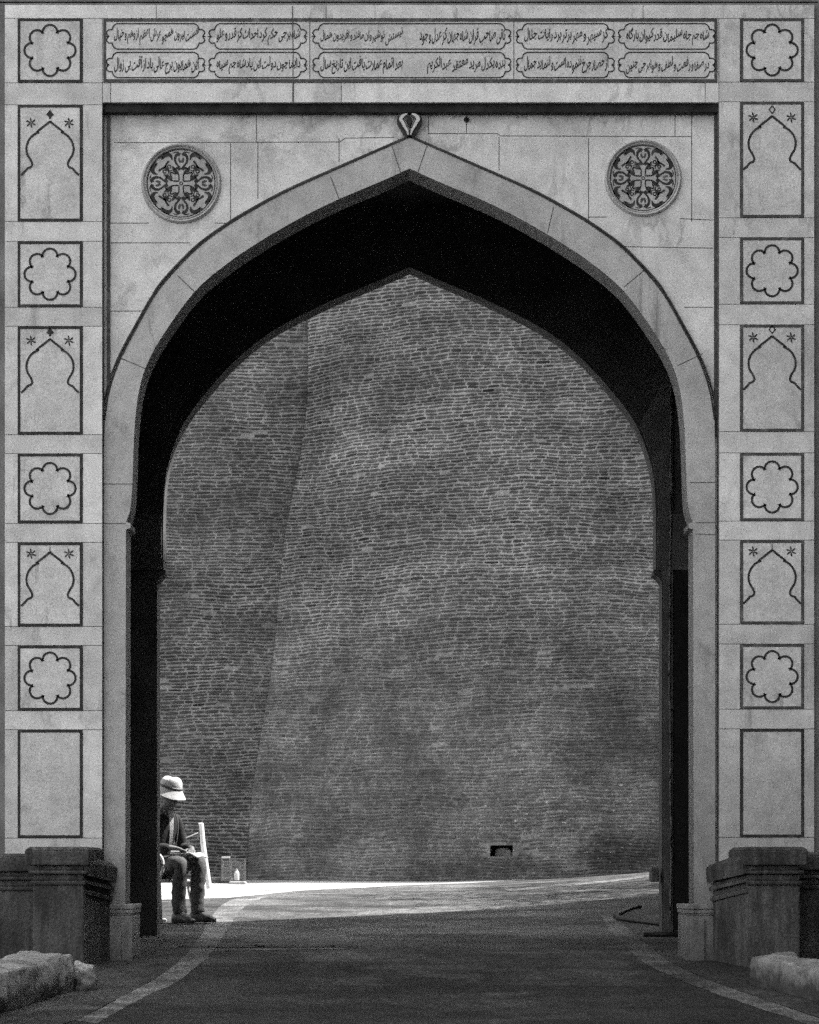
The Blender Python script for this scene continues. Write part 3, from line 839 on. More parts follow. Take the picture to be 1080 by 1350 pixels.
# --- marble frame: separate slabs with hairline joints
LP = [('flower', 24, 109), ('niche', 138, 292), ('flower', 318, 405), ('niche', 430, 573), ('flower', 598, 690), ('niche', 715, 826), ('flower', 851, 937), ('plain', 962, 1105)]
RP = [('flower', 24, 108), ('niche', 134, 287), ('flower', 313, 401), ('niche', 428, 569), ('flower', 597, 687), ('niche', 712, 823), ('flower', 849, 935), ('plain', 961, 1104)]
mb = MB()
g_ = .0025
def slab(x0, x1, y0, y1, t=None):
    mb.box(X(x0, D0) + g_, X(x1, D0) - g_, D0, D0 + .13, Z(y1, D0) + g_, Z(y0, D0) - g_, 0, rnd() if t is None else t)
for rows, (a, b, c, e) in ((LP, (6, 24, 109, 135)), (RP, (948, 976, 1060, 1074))):
    py = 6 if False else None
    prev = 24
    for k, (kind, y0, y1) in enumerate(rows):
        if k > 0:
            slab(a, e, prev, y0)
        slab(a, b, y0, y1); slab(c, e, y0, y1)
        slab(b, c, y0, y1)
        prev = y1
    slab(a, e, prev, 1225, .001); slab(a, e, 1225, 1300, -.05)
slab(6, 206, 6, 24); slab(206, 430, 6, 24); slab(430, 848, 6, 24); slab(848, 1074, 6, 24)
slab(135, 147, 24, 109); slab(147, 408, 24, 109); slab(408, 677, 24, 109); slab(677, 948, 24, 109)
slab(135, 146, 109, 135); slab(146, 387, 109, 135); slab(387, 450, 109, 135); slab(450, 930, 109, 135); slab(930, 948, 109, 135)
# backing and reveals
z0, z1 = Z(1300, D0), Z(7, D0)
mb.plate([[(X(7, D0), z0), (X(7, D0), z1), (X(1073, D0), z1), (X(1073, D0), z0), (X(947.5, D0), z0), (X(947.5, D0), Z(134.5, D0)), (X(135.5, D0), Z(134.5, D0)), (X(135.5, D0), z0)]], D0 + .012, 25.73, 1)
part(mb, 'marble_frame', [M['marble'], M['mortar']])
mb = MB()
for x0, x1 in ((-3, 6), (1074, 1082)): mb.box(X(x0, D0), X(x1, D0), D0 + .04, D0 + .2, z0, Z(2, D0))
mb.box(X(6, D0), X(1074, D0), D0 + .04, D0 + .2, Z(6, D0) + .004, Z(2, D0))
part(mb, 'edge_moulding', M['plaster'])

# --- inlaid panels
def arc(cx, cz, r, a0, a1, n): return [(cx + r * math.cos(a0 + (a1 - a0) * i / n), cz + r * math.sin(a0 + (a1 - a0) * i / n)) for i in range(n + 1)]
def flower_outline(cx, cz, r):
    # eight lobes whose ends meet
    rc = r * .715; rl = r * .292
    pts = []
    for k in range(8):
        a = math.pi / 2 - k * math.pi / 4
        c = (cx + rc * math.cos(a), cz + rc * math.sin(a))
        pts += arc(c[0], c[1], rl, a + R(100), a - R(100), 12)[:-1] if False else arc(c[0], c[1], rl, a + R(93), a - R(93), 12)
    return pts
def star(mb, cx, cz, r, d):
    for k in range(6):
        a = k * math.pi / 3 + .45
        p = [(cx + r * t * math.cos(a + .25 * t), cz + r * t * math.sin(a + .25 * t)) for t in (0.12, .45, .75, 1.0)]
        mb.stroke(p, [.006, .011, .012, .003], d, d + .006)
P1 = D0 - .004
for side, rows, xa_, xb_ in (('L', LP, 23, 109), ('R', RP, 976, 1060)):
    for kind, y0, y1 in rows:
        x0, x1 = X(xa_, D0), X(xb_, D0); zt_, zb_ = Z(y0, D0), Z(y1, D0)
        mb = MB(); mb.box(x0 + .004, x1 - .004, P1, D0 + .005, zb_ + .004, zt_ - .004, 0, rnd(.05))
        nm = {'flower': 'flower_panel', 'niche': 'niche_panel', 'plain': 'plain_panel'}[kind]
        pn = part(mb, nm, M['marble_panel'])
        mb = MB(); w = .0195; d = P1 - .003
        i = .012
        mb.stroke([(x0 + i, zb_ + i), (x0 + i, zt_ - i), (x1 - i, zt_ - i), (x1 - i, zb_ + i)], w, d, P1 + .001, 0, True)
        b = part(mb, 'border_inlay', M['inlay_grey' if (side == 'R' and kind != 'plain') else 'inlay'], pn)
        cx = (x0 + x1) / 2; cz = (zt_ + zb_) / 2; s = D0 / F
        if kind == 'flower':
            mb = MB(); mb.stroke(flower_outline(cx, cz, 33.5 * s), .016, d, P1 + .001, 0, True)
            part(mb, 'flower_inlay', M['inlay'], pn)
        elif kind == 'niche':
            ap = zt_ - {154: 22, 153: 19, 143: 17, 141: 15, 111: 13}[y1 - y0] * s
            hl = [(0, 0), (-6, 5), (-12.5, 10), (-17, 13.5), (-14.5, 14.5)]
            h2 = [(-14.5, 14), (-22, 18), (-28, 25), (-31, 34), (-30, 43), (-26, 50), (-23.5, 56), (-25, 60), (-29.5, 62), (-33, 66), (-38, 71)]
            mb = MB()
            for sg in (1, -1):
                mb.stroke([(cx + sg * a * s, ap - q * s) for a, q in hl], [.017, .016, .017, .014, .004], d, P1 + .001)
                mb.stroke([(cx + sg * a * s, ap - q * s) for a, q in spline(h2, 4)], .016, d, P1 + .001)
                star(mb, cx + sg * 25 * s, ap - 2 * s, 7 * s, d)
            top_ = ap + 8.5 * s
            if y1 - y0 > 120:
                q = 5 * s
                if side == 'L': mb.plate([[(cx, top_ + q * 1.4), (cx + q, top_), (cx + .3 * q, top_ - q * .5), (cx + .25 * q, top_ - q), (cx - .25 * q, top_ - q), (cx - .3 * q, top_ - q * .5), (cx - q, top_)]], d, P1 + .001)
                else: mb.stroke([(cx, top_ + q), (cx + q * .8, top_), (cx, top_ - q), (cx - q * .8, top_)], .008, d, P1 + .001, 0, True)
            else:
                mb.stroke([(cx, ap + .004), (cx, ap + 7 * s)], .006, d, P1 + .001)
            part(mb, 'niche_inlay', M['inlay'], pn)

# --- inscription band
FORMS = {}
for cp in list(range(0xFB50, 0xFE00)) + list(range(0xFE70, 0xFEFD)):
    dcm = unicodedata.decomposition(chr(cp)).split()
    if len(dcm) == 2 and dcm[0] in ('<initial>', '<medial>', '<final>', '<isolated>'):
        FORMS.setdefault(chr(int(dcm[1], 16)), {})[dcm[0][1:-1]] = chr(cp)
def shape(w):
    """runs of joined glyphs, in reading order"""
    runs = [[]]
    for i, c in enumerate(w):
        f = FORMS.get(c)
        if not f: runs[-1].append(c); continue
        pv = i > 0 and 'initial' in FORMS.get(w[i - 1], {}); nx_ = i < len(w) - 1 and w[i + 1] in FORMS and 'initial' in f
        if not pv and runs[-1]: runs.append([])
        k = ('medial' if pv else 'initial') if nx_ else ('final' if pv else 'isolated')
        runs[-1].append(f.get(k) or f['isolated'])
    return runs
_gl = {}
_cu = bpy.data.curves.new('glyph', 'FONT'); _cu.resolution_u = 3; _cu.offset = .018
_ob = bpy.data.objects.new('glyph', _cu); COL.objects.link(_ob)
def _mesh(body):
    _cu.body = body
    bpy.context.view_layer.update()
    ev = _ob.evaluated_get(bpy.context.evaluated_depsgraph_get())
    me = ev.to_mesh(); vs = [tuple(v.co) for v in me.vertices]; fs = [tuple(p.vertices) for p in me.polygons]
    ev.to_mesh_clear(); return vs, fs
def glyph(c):
    if c not in _gl:
        vs, fs = _mesh(c)
        a = _mesh('l' + c + 'l')[0]; b = _mesh('ll')[0]
        wd = lambda q: max(v[0] for v in q) - min(v[0] for v in q)
        _gl[c] = (vs, fs, wd(a) - wd(b))
    return _gl[c]
def line_mesh(mb, text, x0, x1, zc, h, d):
    """one verse, fitted between x0 and x1 with its middle height at zc"""
    V = []; Fc = []; x = 0.0
    for w in text.split():
        for run in shape(w):
            rx = x; b0 = len(V)
            for c in run:
                vs, fs, adv = glyph(c)
                x -= adv; b = len(V)
                V += [(v[0] + x, v[1]) for v in vs]; Fc += [tuple(b + i for i in f) for f in fs]
            wid = rx - x                              # nastaliq: each joined run slopes down to the left
            for i in range(b0, len(V)):
                q = V[i]; V[i] = (q[0], q[1] + (q[0] - (rx + x) / 2) * (.30 if wid > .6 else .12) + random.uniform(-.0, .0))
            x -= -.02
        x -= .10
    xs_ = [v[0] for v in V]; zs_ = [v[1] for v in V]
    sx = (x1 - x0) / (max(xs_) - min(xs_)); sz = h / (max(zs_) - min(zs_)); zm = (max(zs_) + min(zs_)) / 2
    b = len(mb.v)
    mb.v += [(x0 + (v[0] - min(xs_)) * sx, d, zc + (v[1] - zm) * sz) for v in V]
    for f in Fc: mb.face([b + i for i in f])
mb = MB(); mb.box(X(136, D0), X(946, D0), P1, D0 + .005, Z(108.5, D0), Z(24.5, D0), 0, .02)
ins = part(mb, 'inscription_panel', [M['marble_panel'], M['mortar']], label='long marble band of ten Persian verses in scalloped cartouches')
mb = MB(); i = .012
mb.stroke([(X(136, D0) + i, Z(108.5, D0) + i), (X(136, D0) + i, Z(24.5, D0) - i), (X(946, D0) - i, Z(24.5, D0) - i), (X(946, D0) - i, Z(108.5, D0) + i)], .023, P1 - .003, P1 + .001, 0, True)
part(mb, 'border_inlay', M['inlay_grey'], ins)
for px in (408.5, 677.5):
    mb = MB(); mb.stroke([(X(px, D0), Z(105, D0)), (X(px, D0), Z(28, D0))], .0055, P1 - .0015, P1 + .002)
    part(mb, 'joint', M['mortar'], ins)
mb = MB(); mb.stroke([(X(386, D0), Z(134, D0)), (X(386.5, D0), Z(70, D0)), (X(385.5, D0), Z(8, D0))], .006, P1 - .0035, P1 + .002)
part(mb, 'crack', M['mortar'], ins)
CXR = [(814.5, 944), (680, 811), (411.5, 674.5), (274.5, 405), (139.5, 271)]
VT = [['شاه جم جاه سلیمان قدر کیوان بارگاه'], ['کز سپهر و مهر برتر برد رایات جلال'], ['ثانی صاحب قران شاه جهان کز عدل و جود', 'نیستش نوشیروان مانند و افریدون همال'], ['شاه برجی حکم کرد احداث کز قدر و علو'], ['هست بیرون همچو عرش اعظم از وهم و خیال']]
VB = [['در صفا و رفعت و لطف و هوا برجی چنین'], ['از حصار چرخ ننموده است و ننماید جمال'], ['بنده یکدل مرید معتقد عبدالکریم', 'بعد اتمام عمارت یافت این تاریخ سال'], ['دایما چون دولت این پادشاه جم سپاه'], ['این همایون برج عالی باد از آفت بی زوال']]
for row, (ya_, yb_), VV in ((0, (31.2, 64.8), VT), (1, (69, 102.4), VB)):
    for (xa_, xb_), vv in zip(CXR, VV):
        # scalloped cartouche: flat top and bottom, three lobes at either end
        h = yb_ - ya_; e = 15.0
        L = []
        q1 = spline([(e, 0), (e - 4, 2.2), (e - 6, 6), (e - 6.5, 8)], 3); q2 = spline([(e - 6.5, 8), (e - 11, 8.2), (e - 14, 11.5), (e - 12.6, 15), (e - 11.5, h / 2 - .6)], 3)
        q3 = [(e - 11.5, h / 2 - .6), (e - 14.5, h / 2)]
        endc = q1 + q2[1:] + q3[1:]
        endc = endc + [(a, h - b) for a, b in reversed(endc[:-1])]
        Lp = [(X(xa_ + a, D0), Z(ya_ + b, D0)) for a, b in endc]
        Rp = [(X(xb_ - a, D0), Z(ya_ + b, D0)) for a, b in reversed(endc)]
        mb = MB(); mb.stroke(Lp + Rp, .0085, P1 - .003, P1 + .001, 0, True)
        ct = part(mb, 'cartouche', M['letter'], ins)
        if len(vv) == 1: spans = [(xa_ + 11, xb_ - 9)]
        else: spans = [((xa_ + xb_) / 2 + (10 if row == 0 else 20), xb_ - 8), (xa_ + 11, (xa_ + xb_) / 2 - (12 if row == 0 else 12))]
        for v_, (sa, sb) in zip(vv, spans):
            mb = MB(); line_mesh(mb, v_, X(sa, D0), X(sb, D0), Z(ya_ + h * .5, D0), 24.5 * D0 / F, P1 - .0025)
            part(mb, 'lettering', M['letter'], ins)
bpy.data.objects.remove(_ob)

# --- medallions on the spandrel
def medallion(px, py, r, label):
    cx, cz = X(px, DS), Z(py, DS); s = DS / F; r = r * s
    mb = MB()
    prof = [(0, -.012), (.84 * r, -.012), (.855 * r, -.012), (.865 * r, -.022), (.88 * r, -.026), (.895 * r, -.02), (.905 * r, -.014), (.92 * r, -.028), (.95 * r, -.034), (.975 * r, -.026), (.985 * r, -.012), (1.0 * r, -.004), (1.0 * r, .01)]
    mb.lathe(prof, 64, 0, 'Y', (cx, DS, cz))
    md = part(mb, 'medallion', M['marble_jamb'], label=label, smooth=50)
    mb = MB(); d = DS - .0145
    k = r / 48.5
    def tr(pts, q, fx=1):
        a = q * math.pi / 2
        return [(cx + k * (fx * x * math.cos(a) - y * math.sin(a)), cz + k * (fx * x * math.sin(a) + y * math.cos(a))) for x, y in pts]
    def st(pts, ws, q, fx=1, mi=0, n=4):
        P = spline([tuple(p) + (w,) for p, w in zip(pts, ws)], n)
        mb.stroke(tr([p[:2] for p in P], q, fx), [max(.0012, p[2] * k * 1.0) for p in P], d, d + .006, mi)
    mb.stroke(arc(cx, cz, .84 * r, 0, 2 * math.pi, 72)[:-1], .007, d, d + .006, 0, True)
    mb.stroke(arc(cx, cz, 1.8 * k, 0, 2 * math.pi, 14)[:-1], .006, d, d + .006, 0, True)
    for q in range(4):
        for fx in (1, -1):
            # heart-shaped palmette on each axis
            st([(0, 17), (3, 20.5), (6.8, 25.5), (7.2, 31), (4.6, 34.6), (1.8, 33)], [1.2, 2.0, 2.4, 3.0, 3.4, 1.0], q, fx)
            st([(1, 35), (3.5, 37), (7, 37.5), (10, 36.2)], [2.0, 1.5, 1.3, .6], q, fx)
            st([(.8, 25), (2.2, 28), (2.6, 31)], [2.4, 2.8, 1.5], q, fx, 1)
            # leafy shoots from the cross
            st([(2.2, 4), (2.6, 9), (4.5, 13), (8, 16), (10.5, 21)], [.9, 1.0, 2.6, 4.6, .8], q, fx)
            st([(4, 12), (7, 11.5), (11, 13), (14, 12)], [1.2, 1.6, 1.8, .8], q, fx)
            st([(2, 16), (4.5, 18.5), (8.5, 16.5)], [2.4, 3.0, 1.0], q, fx)
            st([(2.5, 2.5), (6, 3.0), (11, 2.7)], [1.0, 1.0, 1.0], q, fx)
            # diagonal sprays: a crescent and a curled stalk
            st([(11.5, 29.5), (14, 33), (18, 34.3), (21, 32.5), (21.6, 29)] if False else [(10.8, 28), (12.4, 33), (16.6, 34.8), (20.4, 33), (22.4, 29.4)], [.8, 3.6, 5.2, 4.8, 1.5], q, fx)
            st([(15, 27), (17.5, 23.5), (19.5, 20), (21.5, 18)], [2.6, 2.2, 2.0, 2.4], q, fx)
            st([(22.5, 29), (24, 31), (26.5, 30.5)], [2.6, 3.0, .8], q, fx, 1)
            st([(13, 18), (12.4, 20.5), (14.5, 22), (16.3, 20), (14.2, 17.6)], [1.4, 1.5, 1.5, 1.5, 1.2], q, fx)
            st([(20, 19), (17, 16), (14, 15), (11, 16)], [1.8, 1.3, 1.3, .8], q, fx)
    part(mb, 'arabesque_inlay', [M['inlay'], M['inlay_grey']], md)
medallion(239, 242, 53, 'left of the two carved medallions')
medallion(848, 235, 51, 'right of the two carved medallions')
# lily finial over the apex
cx = X(540, DA); s = DA / F
mb = MB()
for sg in (1, -1):
    P = spline([(1.5, 178, 3), (3.5, 172, 4), (6.5, 167, 5), (9.5, 161, 6), (11.5, 157, 6.5), (8, 152.5, 5), (3, 150.5, 2)], 5)
    mb.stroke([(cx + sg * p[0] * s, Z(p[1], DA)) for p in P], [p[2] * s * .66 for p in P], DA - .02, DA + .09)
part(mb, 'finial', M['marble'], label='small pale lily ornament over the arch apex', bevel=.004)
mb = MB()
for sg in (1, -1):
    P = spline([(3, 180, 4), (6.5, 172.5, 6), (10.5, 165, 6.5), (14, 158.5, 5.5), (13, 152.5, 2)], 5)
    mb.stroke([(cx + sg * p[0] * s, Z(p[1], DA)) for p in P], [p[2] * s for p in P], DA - .004, DA + .09)
mb.plate([[(cx + a * s, Z(b, DA)) for a, b in ((-4, 182), (0, 170), (4, 182))]], DA - .006, DA + .09)
mb.plate([[(cx + a * s, Z(b, DA)) for a, b in ((0, 152), (4, 158), (0, 167), (-4, 158))]], DA - .01, DA + .09)
part(mb, 'finial_backing', M['inlay'])
mb = MB(); mb.lathe([(0, -.04), (.016, -.034), (.02, -.015), (.02, .01)], 16, 0, 'Y', (X(615, DS), DS, Z(158, DS)))
part(mb, 'iron_stud', M['iron'], smooth=60)

# --- inner arch wall
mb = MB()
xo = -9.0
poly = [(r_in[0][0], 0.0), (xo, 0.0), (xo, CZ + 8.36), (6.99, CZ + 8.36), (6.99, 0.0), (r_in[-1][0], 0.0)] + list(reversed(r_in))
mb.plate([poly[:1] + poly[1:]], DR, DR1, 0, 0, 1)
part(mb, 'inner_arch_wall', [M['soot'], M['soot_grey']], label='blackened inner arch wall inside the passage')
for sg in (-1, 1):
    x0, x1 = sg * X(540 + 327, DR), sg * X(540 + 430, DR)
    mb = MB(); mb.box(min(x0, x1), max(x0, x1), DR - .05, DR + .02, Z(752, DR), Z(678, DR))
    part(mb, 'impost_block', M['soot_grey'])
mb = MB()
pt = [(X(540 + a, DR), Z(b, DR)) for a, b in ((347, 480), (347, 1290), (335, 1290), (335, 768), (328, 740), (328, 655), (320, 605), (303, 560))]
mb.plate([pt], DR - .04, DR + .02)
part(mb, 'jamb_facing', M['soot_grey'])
mb = MB(); mb.box(X(540 + 348.5, DR), X(540 + 400, DR), DR - .03, DR + .02, G(2.3, DR) + .04, Z(677, DR))  # black slab added for the dark area right of the inner jamb
part(mb, 'dark_slab', M['slab_black'], label='black timber door edge in the right of the passage')
mb = MB(); mb.box(X(858, DR), X(868, DR), DR - .1, DR + .2, Z(1163, DR), Z(1144, DR))
part(mb, 'pivot_block', M['soot_grey'], bevel=.015)

# --- jamb bases
for px0, px1 in ((136.5, 174.5), (904.5, 944.5)):
    mb = MB(); d = DA - .07
    gz = G(X((px0 + px1) / 2, d), d) - .1
    x0, x1 = X(px0, d), X(px1, d)
    inn = -1 if px0 > 540 else 1
    mb.box(x0, x1, d, 25.72, gz, Z(1207, d))
    mb.box(x0 - .006, x1 + .006, d - .012, 25.722, Z(1204.5, d), Z(1199, d)); mb.box(x0 + .004, x1 - .004, d - .004, 25.718, Z(1207, d), Z(1204.5, d)); mb.box(x0 - .012, x1 + .012, d - .02, 25.724, Z(1199, d), Z(1192, d))
    mid = x0 + (x1 - x0) * .62
    mb.box(x0 + .03, mid, d - .018, d + .02, gz, Z(1212, d))
    part(mb, 'jamb_base', M['marble_jamb'], bevel=.008)

# --- dark sandstone plinths
def offset(pl, o):
    out = []
    for i in range(len(pl)):
        a = Vector(pl[max(0, i - 1)]); p = Vector(pl[i]); c = Vector(pl[min(len(pl) - 1, i + 1)])
        d1 = (p - a) if i > 0 else (c - p); d2 = (c - p) if i < len(pl) - 1 else (p - a)
        d1.normalize(); d2.normalize()
        n1 = Vector((d1.y, -d1.x)); n2 = Vector((d2.y, -d2.x)); nn = n1 + n2; nn.normalize()
        out.append(tuple(p + nn * (o / max(.4, nn.dot(n1)))))
    return out
def plinth(pl, flip, label, dn=0.0, name='plinth', fall=0.0):
    if flip: pl = list(reversed([(x, y) for x, y in pl]))
    d = 24.2
    mb = MB()
    lay = [(-.6, 1167, 0.0, 0.0), (1167, 1161, .014, .02), (1161, 1152.5, -.004, -.004), (1152.5, 1147.5, .03, .03), (1147.5, 1141, .0, .0), (1141, 1121, .045, .055), (1121, 1116.5, .055, .02)]
    for a, b, o0, o1 in lay:
        za = CZ - 1.0 if a < 0 else Z(a + dn, d); zb = Z(b + dn, d)
        A = offset(pl, o0); B = offset(pl, o1)
        xs0, xs1 = (pl[0][0], pl[-1][0]) if pl[0][1] < pl[-1][1] else (pl[-1][0], pl[0][0])
        dz = lambda x: fall * max(0, min(1, (x - xs0) / (xs1 - xs0))) if fall else 0
        n = len(A)
        back = 25.03
        A2 = A + [(A[-1][0], back), (A[0][0], back)]; B2 = B + [(B[-1][0], back), (B[0][0], back)]
        m = len(A2); bq = len(mb.v)
        mb.v += [(x, min(y, back), za - (dz(x) if a > 0 else 0)) for x, y in A2] + [(x, min(y, back), zb - dz(x)) for x, y in B2]
        for i in range(m): mb.face((bq + i, bq + (i + 1) % m, bq + m + (i + 1) % m, bq + m + i))
        mb.face([bq + i for i in range(m)]); mb.face([bq + m + i for i in range(m)])
    # shallow vertical seams of the facing slabs
    part(mb, name, M['sandstone'], label=label, bevel=.012)
plinth([(-2.765, 25.0), (-2.765, 24.2), (-2.39, 24.2), (-2.37, 24.6)], False, 'dark weathered sandstone plinth at the left foot of the gateway')
plinth([(-2.45, 24.27), (-2.392, 24.262), (-2.268, 24.97)], False, None, 5, 'plinth_wing', .10)
plinth([(-9, 24.86), (-2.70, 24.86)], False, None, 8, 'plinth_wing')
plinth([(2.47, 24.6), (2.49, 24.2), (2.865, 24.2), (2.865, 25.0)], False, 'dark weathered sandstone plinth at the right foot of the gateway')
plinth([(2.30, 24.97), (2.482, 24.262), (2.55, 24.27)], False, None, 5, 'plinth_wing', .10)
plinth([(2.80, 24.86), (6.99, 24.86)], False, None, 6, 'plinth_wing')

# ------------------------------------------------------------------ things on the ground by the gate
def rough_block(name, path, w, h, mat, label, seed):
    """worn kerb stone: rounded section swept along a ground line"""
    rg = random.Random(seed); mb = MB(); n = 26; seg = 20
    for i in range(n + 1):
        t = i / n
        p = Vector(path[0]).lerp(Vector(path[1]), t)
        dv = (Vector(path[1]) - Vector(path[0])).normalized(); sd = Vector((dv.y, -dv.x))
        e = min(1.0, math.sqrt(max(0.0, 1 - (1 - min(1, t * 14)) ** 2)), math.sqrt(max(0.0, 1 - (1 - min(1, (1 - t) * 14)) ** 2)))
        e = .35 + .65 * e
        for k in range(seg):
            a = 2 * math.pi * k / seg
            cxs = math.copysign(abs(math.cos(a)) ** .25, math.cos(a)); czs = math.copysign(abs(math.sin(a)) ** .3, math.sin(a))
            q = 1 + .07 * math.sin(5 * a + t * 17 + seed) * .5 + rg.uniform(-.012, .012)
            c2 = p + sd * (cxs * w / 2 * e * q)
            mb.v.append((c2.x, c2.y, G(c2.x, c2.y) - .03 + (czs * .5 + .5) * (h + .03) * (.55 + .45 * e) * (q if czs > 0 else 1)))
    for i in range(n):
        for k in range(seg):
            k2 = (k + 1) % seg
            mb.face((i * seg + k, i * seg + k2, (i + 1) * seg + k2, (i + 1) * seg + k))
    mb.face(range(seg)); mb.face([n * seg + k for k in range(seg)])
    o = mb.build(name, mat, smooth=180)
    o.modifiers.new('subdivision', 'SUBSURF').render_levels = 2
    tx = bpy.data.textures.new('stone_relief', 'CLOUDS'); tx.noise_scale = .2 if h > .2 else .07; tx.noise_depth = 3
    dm = o.modifiers.new('relief', 'DISPLACE'); dm.texture = tx; dm.strength = .075; dm.mid_level = .5; dm.texture_coords = 'GLOBAL'
    return tag(o, label, 'kerb stone', 'rough stone blocks edging the road')
rough_block('kerb_stone', [(-2.42, 22.55), (-2.98, 19.6)], .36, .27, M['rough_stone'], 'long worn pale stone block at the foot of the left plinth', 1)
rough_block('kerb_stone', [(-2.235, 22.62), (-2.20, 22.38)], .13, .17, M['rough_stone'], 'small broken stone lump against the end of the left block', 5)
rough_block('kerb_stone', [(2.46, 23.0), (3.02, 20.9)], .30, .215, M['rough_stone'], 'pale flat-topped stone block at the foot of the right plinth', 3)

# iron pipes on the ground at the right jamb
def gtube(L, r, lift=0.0): return [(x, d, G(x, d) + r + lift) for x, d in L]
mb = MB(); pl = spline([(2.28, 32.6), (2.15, 32.3), (1.98, 31.5), (1.955, 31.1), (2.0, 30.7), (2.3, 29.9)], 5)
mb.tube(gtube(pl, .023), .023, 10)
tag(mb.build('bent_pipe', M['iron'], smooth=180), 'black pipe bent into a loop on the ground by the right jamb', 'pipe')
mb = MB(); mb.tube(gtube([(2.03, 28.6), (2.2, 28.58), (2.38, 28.55)], .024), .024, 10)
tag(mb.build('straight_pipe', M['iron'], smooth=180), 'short straight black pipe lying in front of the right inner jamb', 'pipe')
# cable down the inner right jamb
mb = MB(); L = []
for i in range(60):
    t = i / 59; py = 487 + t * (1215 - 487)
    L.append((X(883 + .9 * math.sin(t * 9) + .5 * math.sin(t * 31), DR) , DR - .062 - (.012 if i % 12 == 0 else 0), Z(py, DR)))
mb.tube(L, .0085, 6)
cb = mb.build('cable', M['cable'], smooth=180)
tag(cb, 'thin pale cable hanging down the dark right side of the passage', 'cable')
mb = MB(); p = (X(883, DR), DR - .06, Z(628, DR)); mb.box(p[0] - .014, p[0] + .014, p[1] - .02, p[1] + .03, p[2] - .025, p[2] + .025)
mb.build('clip', M['cable'], cb, bevel=.004)

# ------------------------------------------------------------------ seated man
PS = 31.05                                     # his distance
def PW(px, h, dy=0.0):
    """photo column, height above his ground, offset in depth"""
    return Vector((X(px, PS), PS + dy, GP + h))
GP = G(X(235, PS), PS) + .004
FW = Vector((math.cos(R(35)), -math.sin(R(35)), 0)); LF = Vector((math.sin(R(35)), math.cos(R(35)), 0)); UP = Vector((0, 0, 1))
base = PW(200, 0, .25)
def L3(f, l, u):
    if u > .6: u += (u - .6) * .10
    return base + FW * f + LF * l + UP * u      # person's own axes
def skin(name, nodes, edges, mat, parent=None, root=0, sub=2):
    """one continuous surface grown round a skeleton; nodes: (Vector, radius or (rx, ry))"""
    me = bpy.data.meshes.new(name); me.from_pydata([tuple(n[0]) for n in nodes], edges, [])
    o = bpy.data.objects.new(name, me); COL.objects.link(o)
    sm = o.modifiers.new('skin', 'SKIN'); sm.use_smooth_shade = True; sm.branch_smoothing = .4
    for i, n in enumerate(nodes):
        r = n[1] if isinstance(n[1], tuple) else (n[1], n[1])
        me.skin_vertices[0].data[i].radius = r
        me.skin_vertices[0].data[i].use_root = (i == root)
    sb = o.modifiers.new('sub', 'SUBSURF'); sb.levels = sub; sb.render_levels = sub
    dg = bpy.context.evaluated_depsgraph_get(); bpy.context.view_layer.update()
    ev = o.evaluated_get(bpy.context.evaluated_depsgraph_get())
    nm = bpy.data.meshes.new_from_object(ev)
    bpy.data.objects.remove(o); bpy.data.meshes.remove(me)
    nm.name = name; nm.materials.clear(); nm.materials.append(mat)
    nm.polygons.foreach_set('use_smooth', [True] * len(nm.polygons))
    o = bpy.data.objects.new(name, nm); COL.objects.link(o)
    if parent is not None: o.parent = parent
    return o
person_e = None
hip = L3(0, 0, .53)
J = {}
J['pelvis'] = hip
J['belly'] = L3(.02, 0, .70); J['chest'] = L3(.09, 0, .90); J['neck'] = L3(.15, 0, 1.045); J['jaw'] = L3(.215, 0, 1.095); J['head'] = L3(.21, 0, 1.18); J['crown'] = L3(.20, 0, 1.25)
for s_, n_ in ((-1, 'n'), (1, 'f')):
    J['hip' + n_] = L3(.02, s_ * .10, .52); J['knee' + n_] = L3(.45, s_ * .135 + .01, .575 if s_ < 0 else .60); J['ank' + n_] = L3(.40 if s_ < 0 else .42, s_ * .125 + .01, .10); J['ball' + n_] = L3(.55, s_ * .14, .045)
    J['sho' + n_] = L3(.12, s_ * .175, .965); J['elb' + n_] = L3(.16, s_ * .235, .70)
J['wrin'] = L3(.34, -.11, .70); J['wrif'] = L3(.37, .12, .695)
nodes = []; edges = []; idx = {}
def node(k, p, r, prev=None):
    idx[k] = len(nodes); nodes.append((p, r))
    if prev is not None: edges.append((idx[prev], idx[k]))
node('pelvis', J['pelvis'], (.145, .12)); node('belly', J['belly'], (.14, .12), 'pelvis'); node('chest', J['chest'], (.16, .115), 'belly'); node('neck', J['neck'], .06, 'chest')
node('jaw', J['jaw'], (.066, .075), 'neck'); node('head', J['head'], (.078, .092), 'jaw'); node('crown', J['crown'], (.06, .07), 'head')
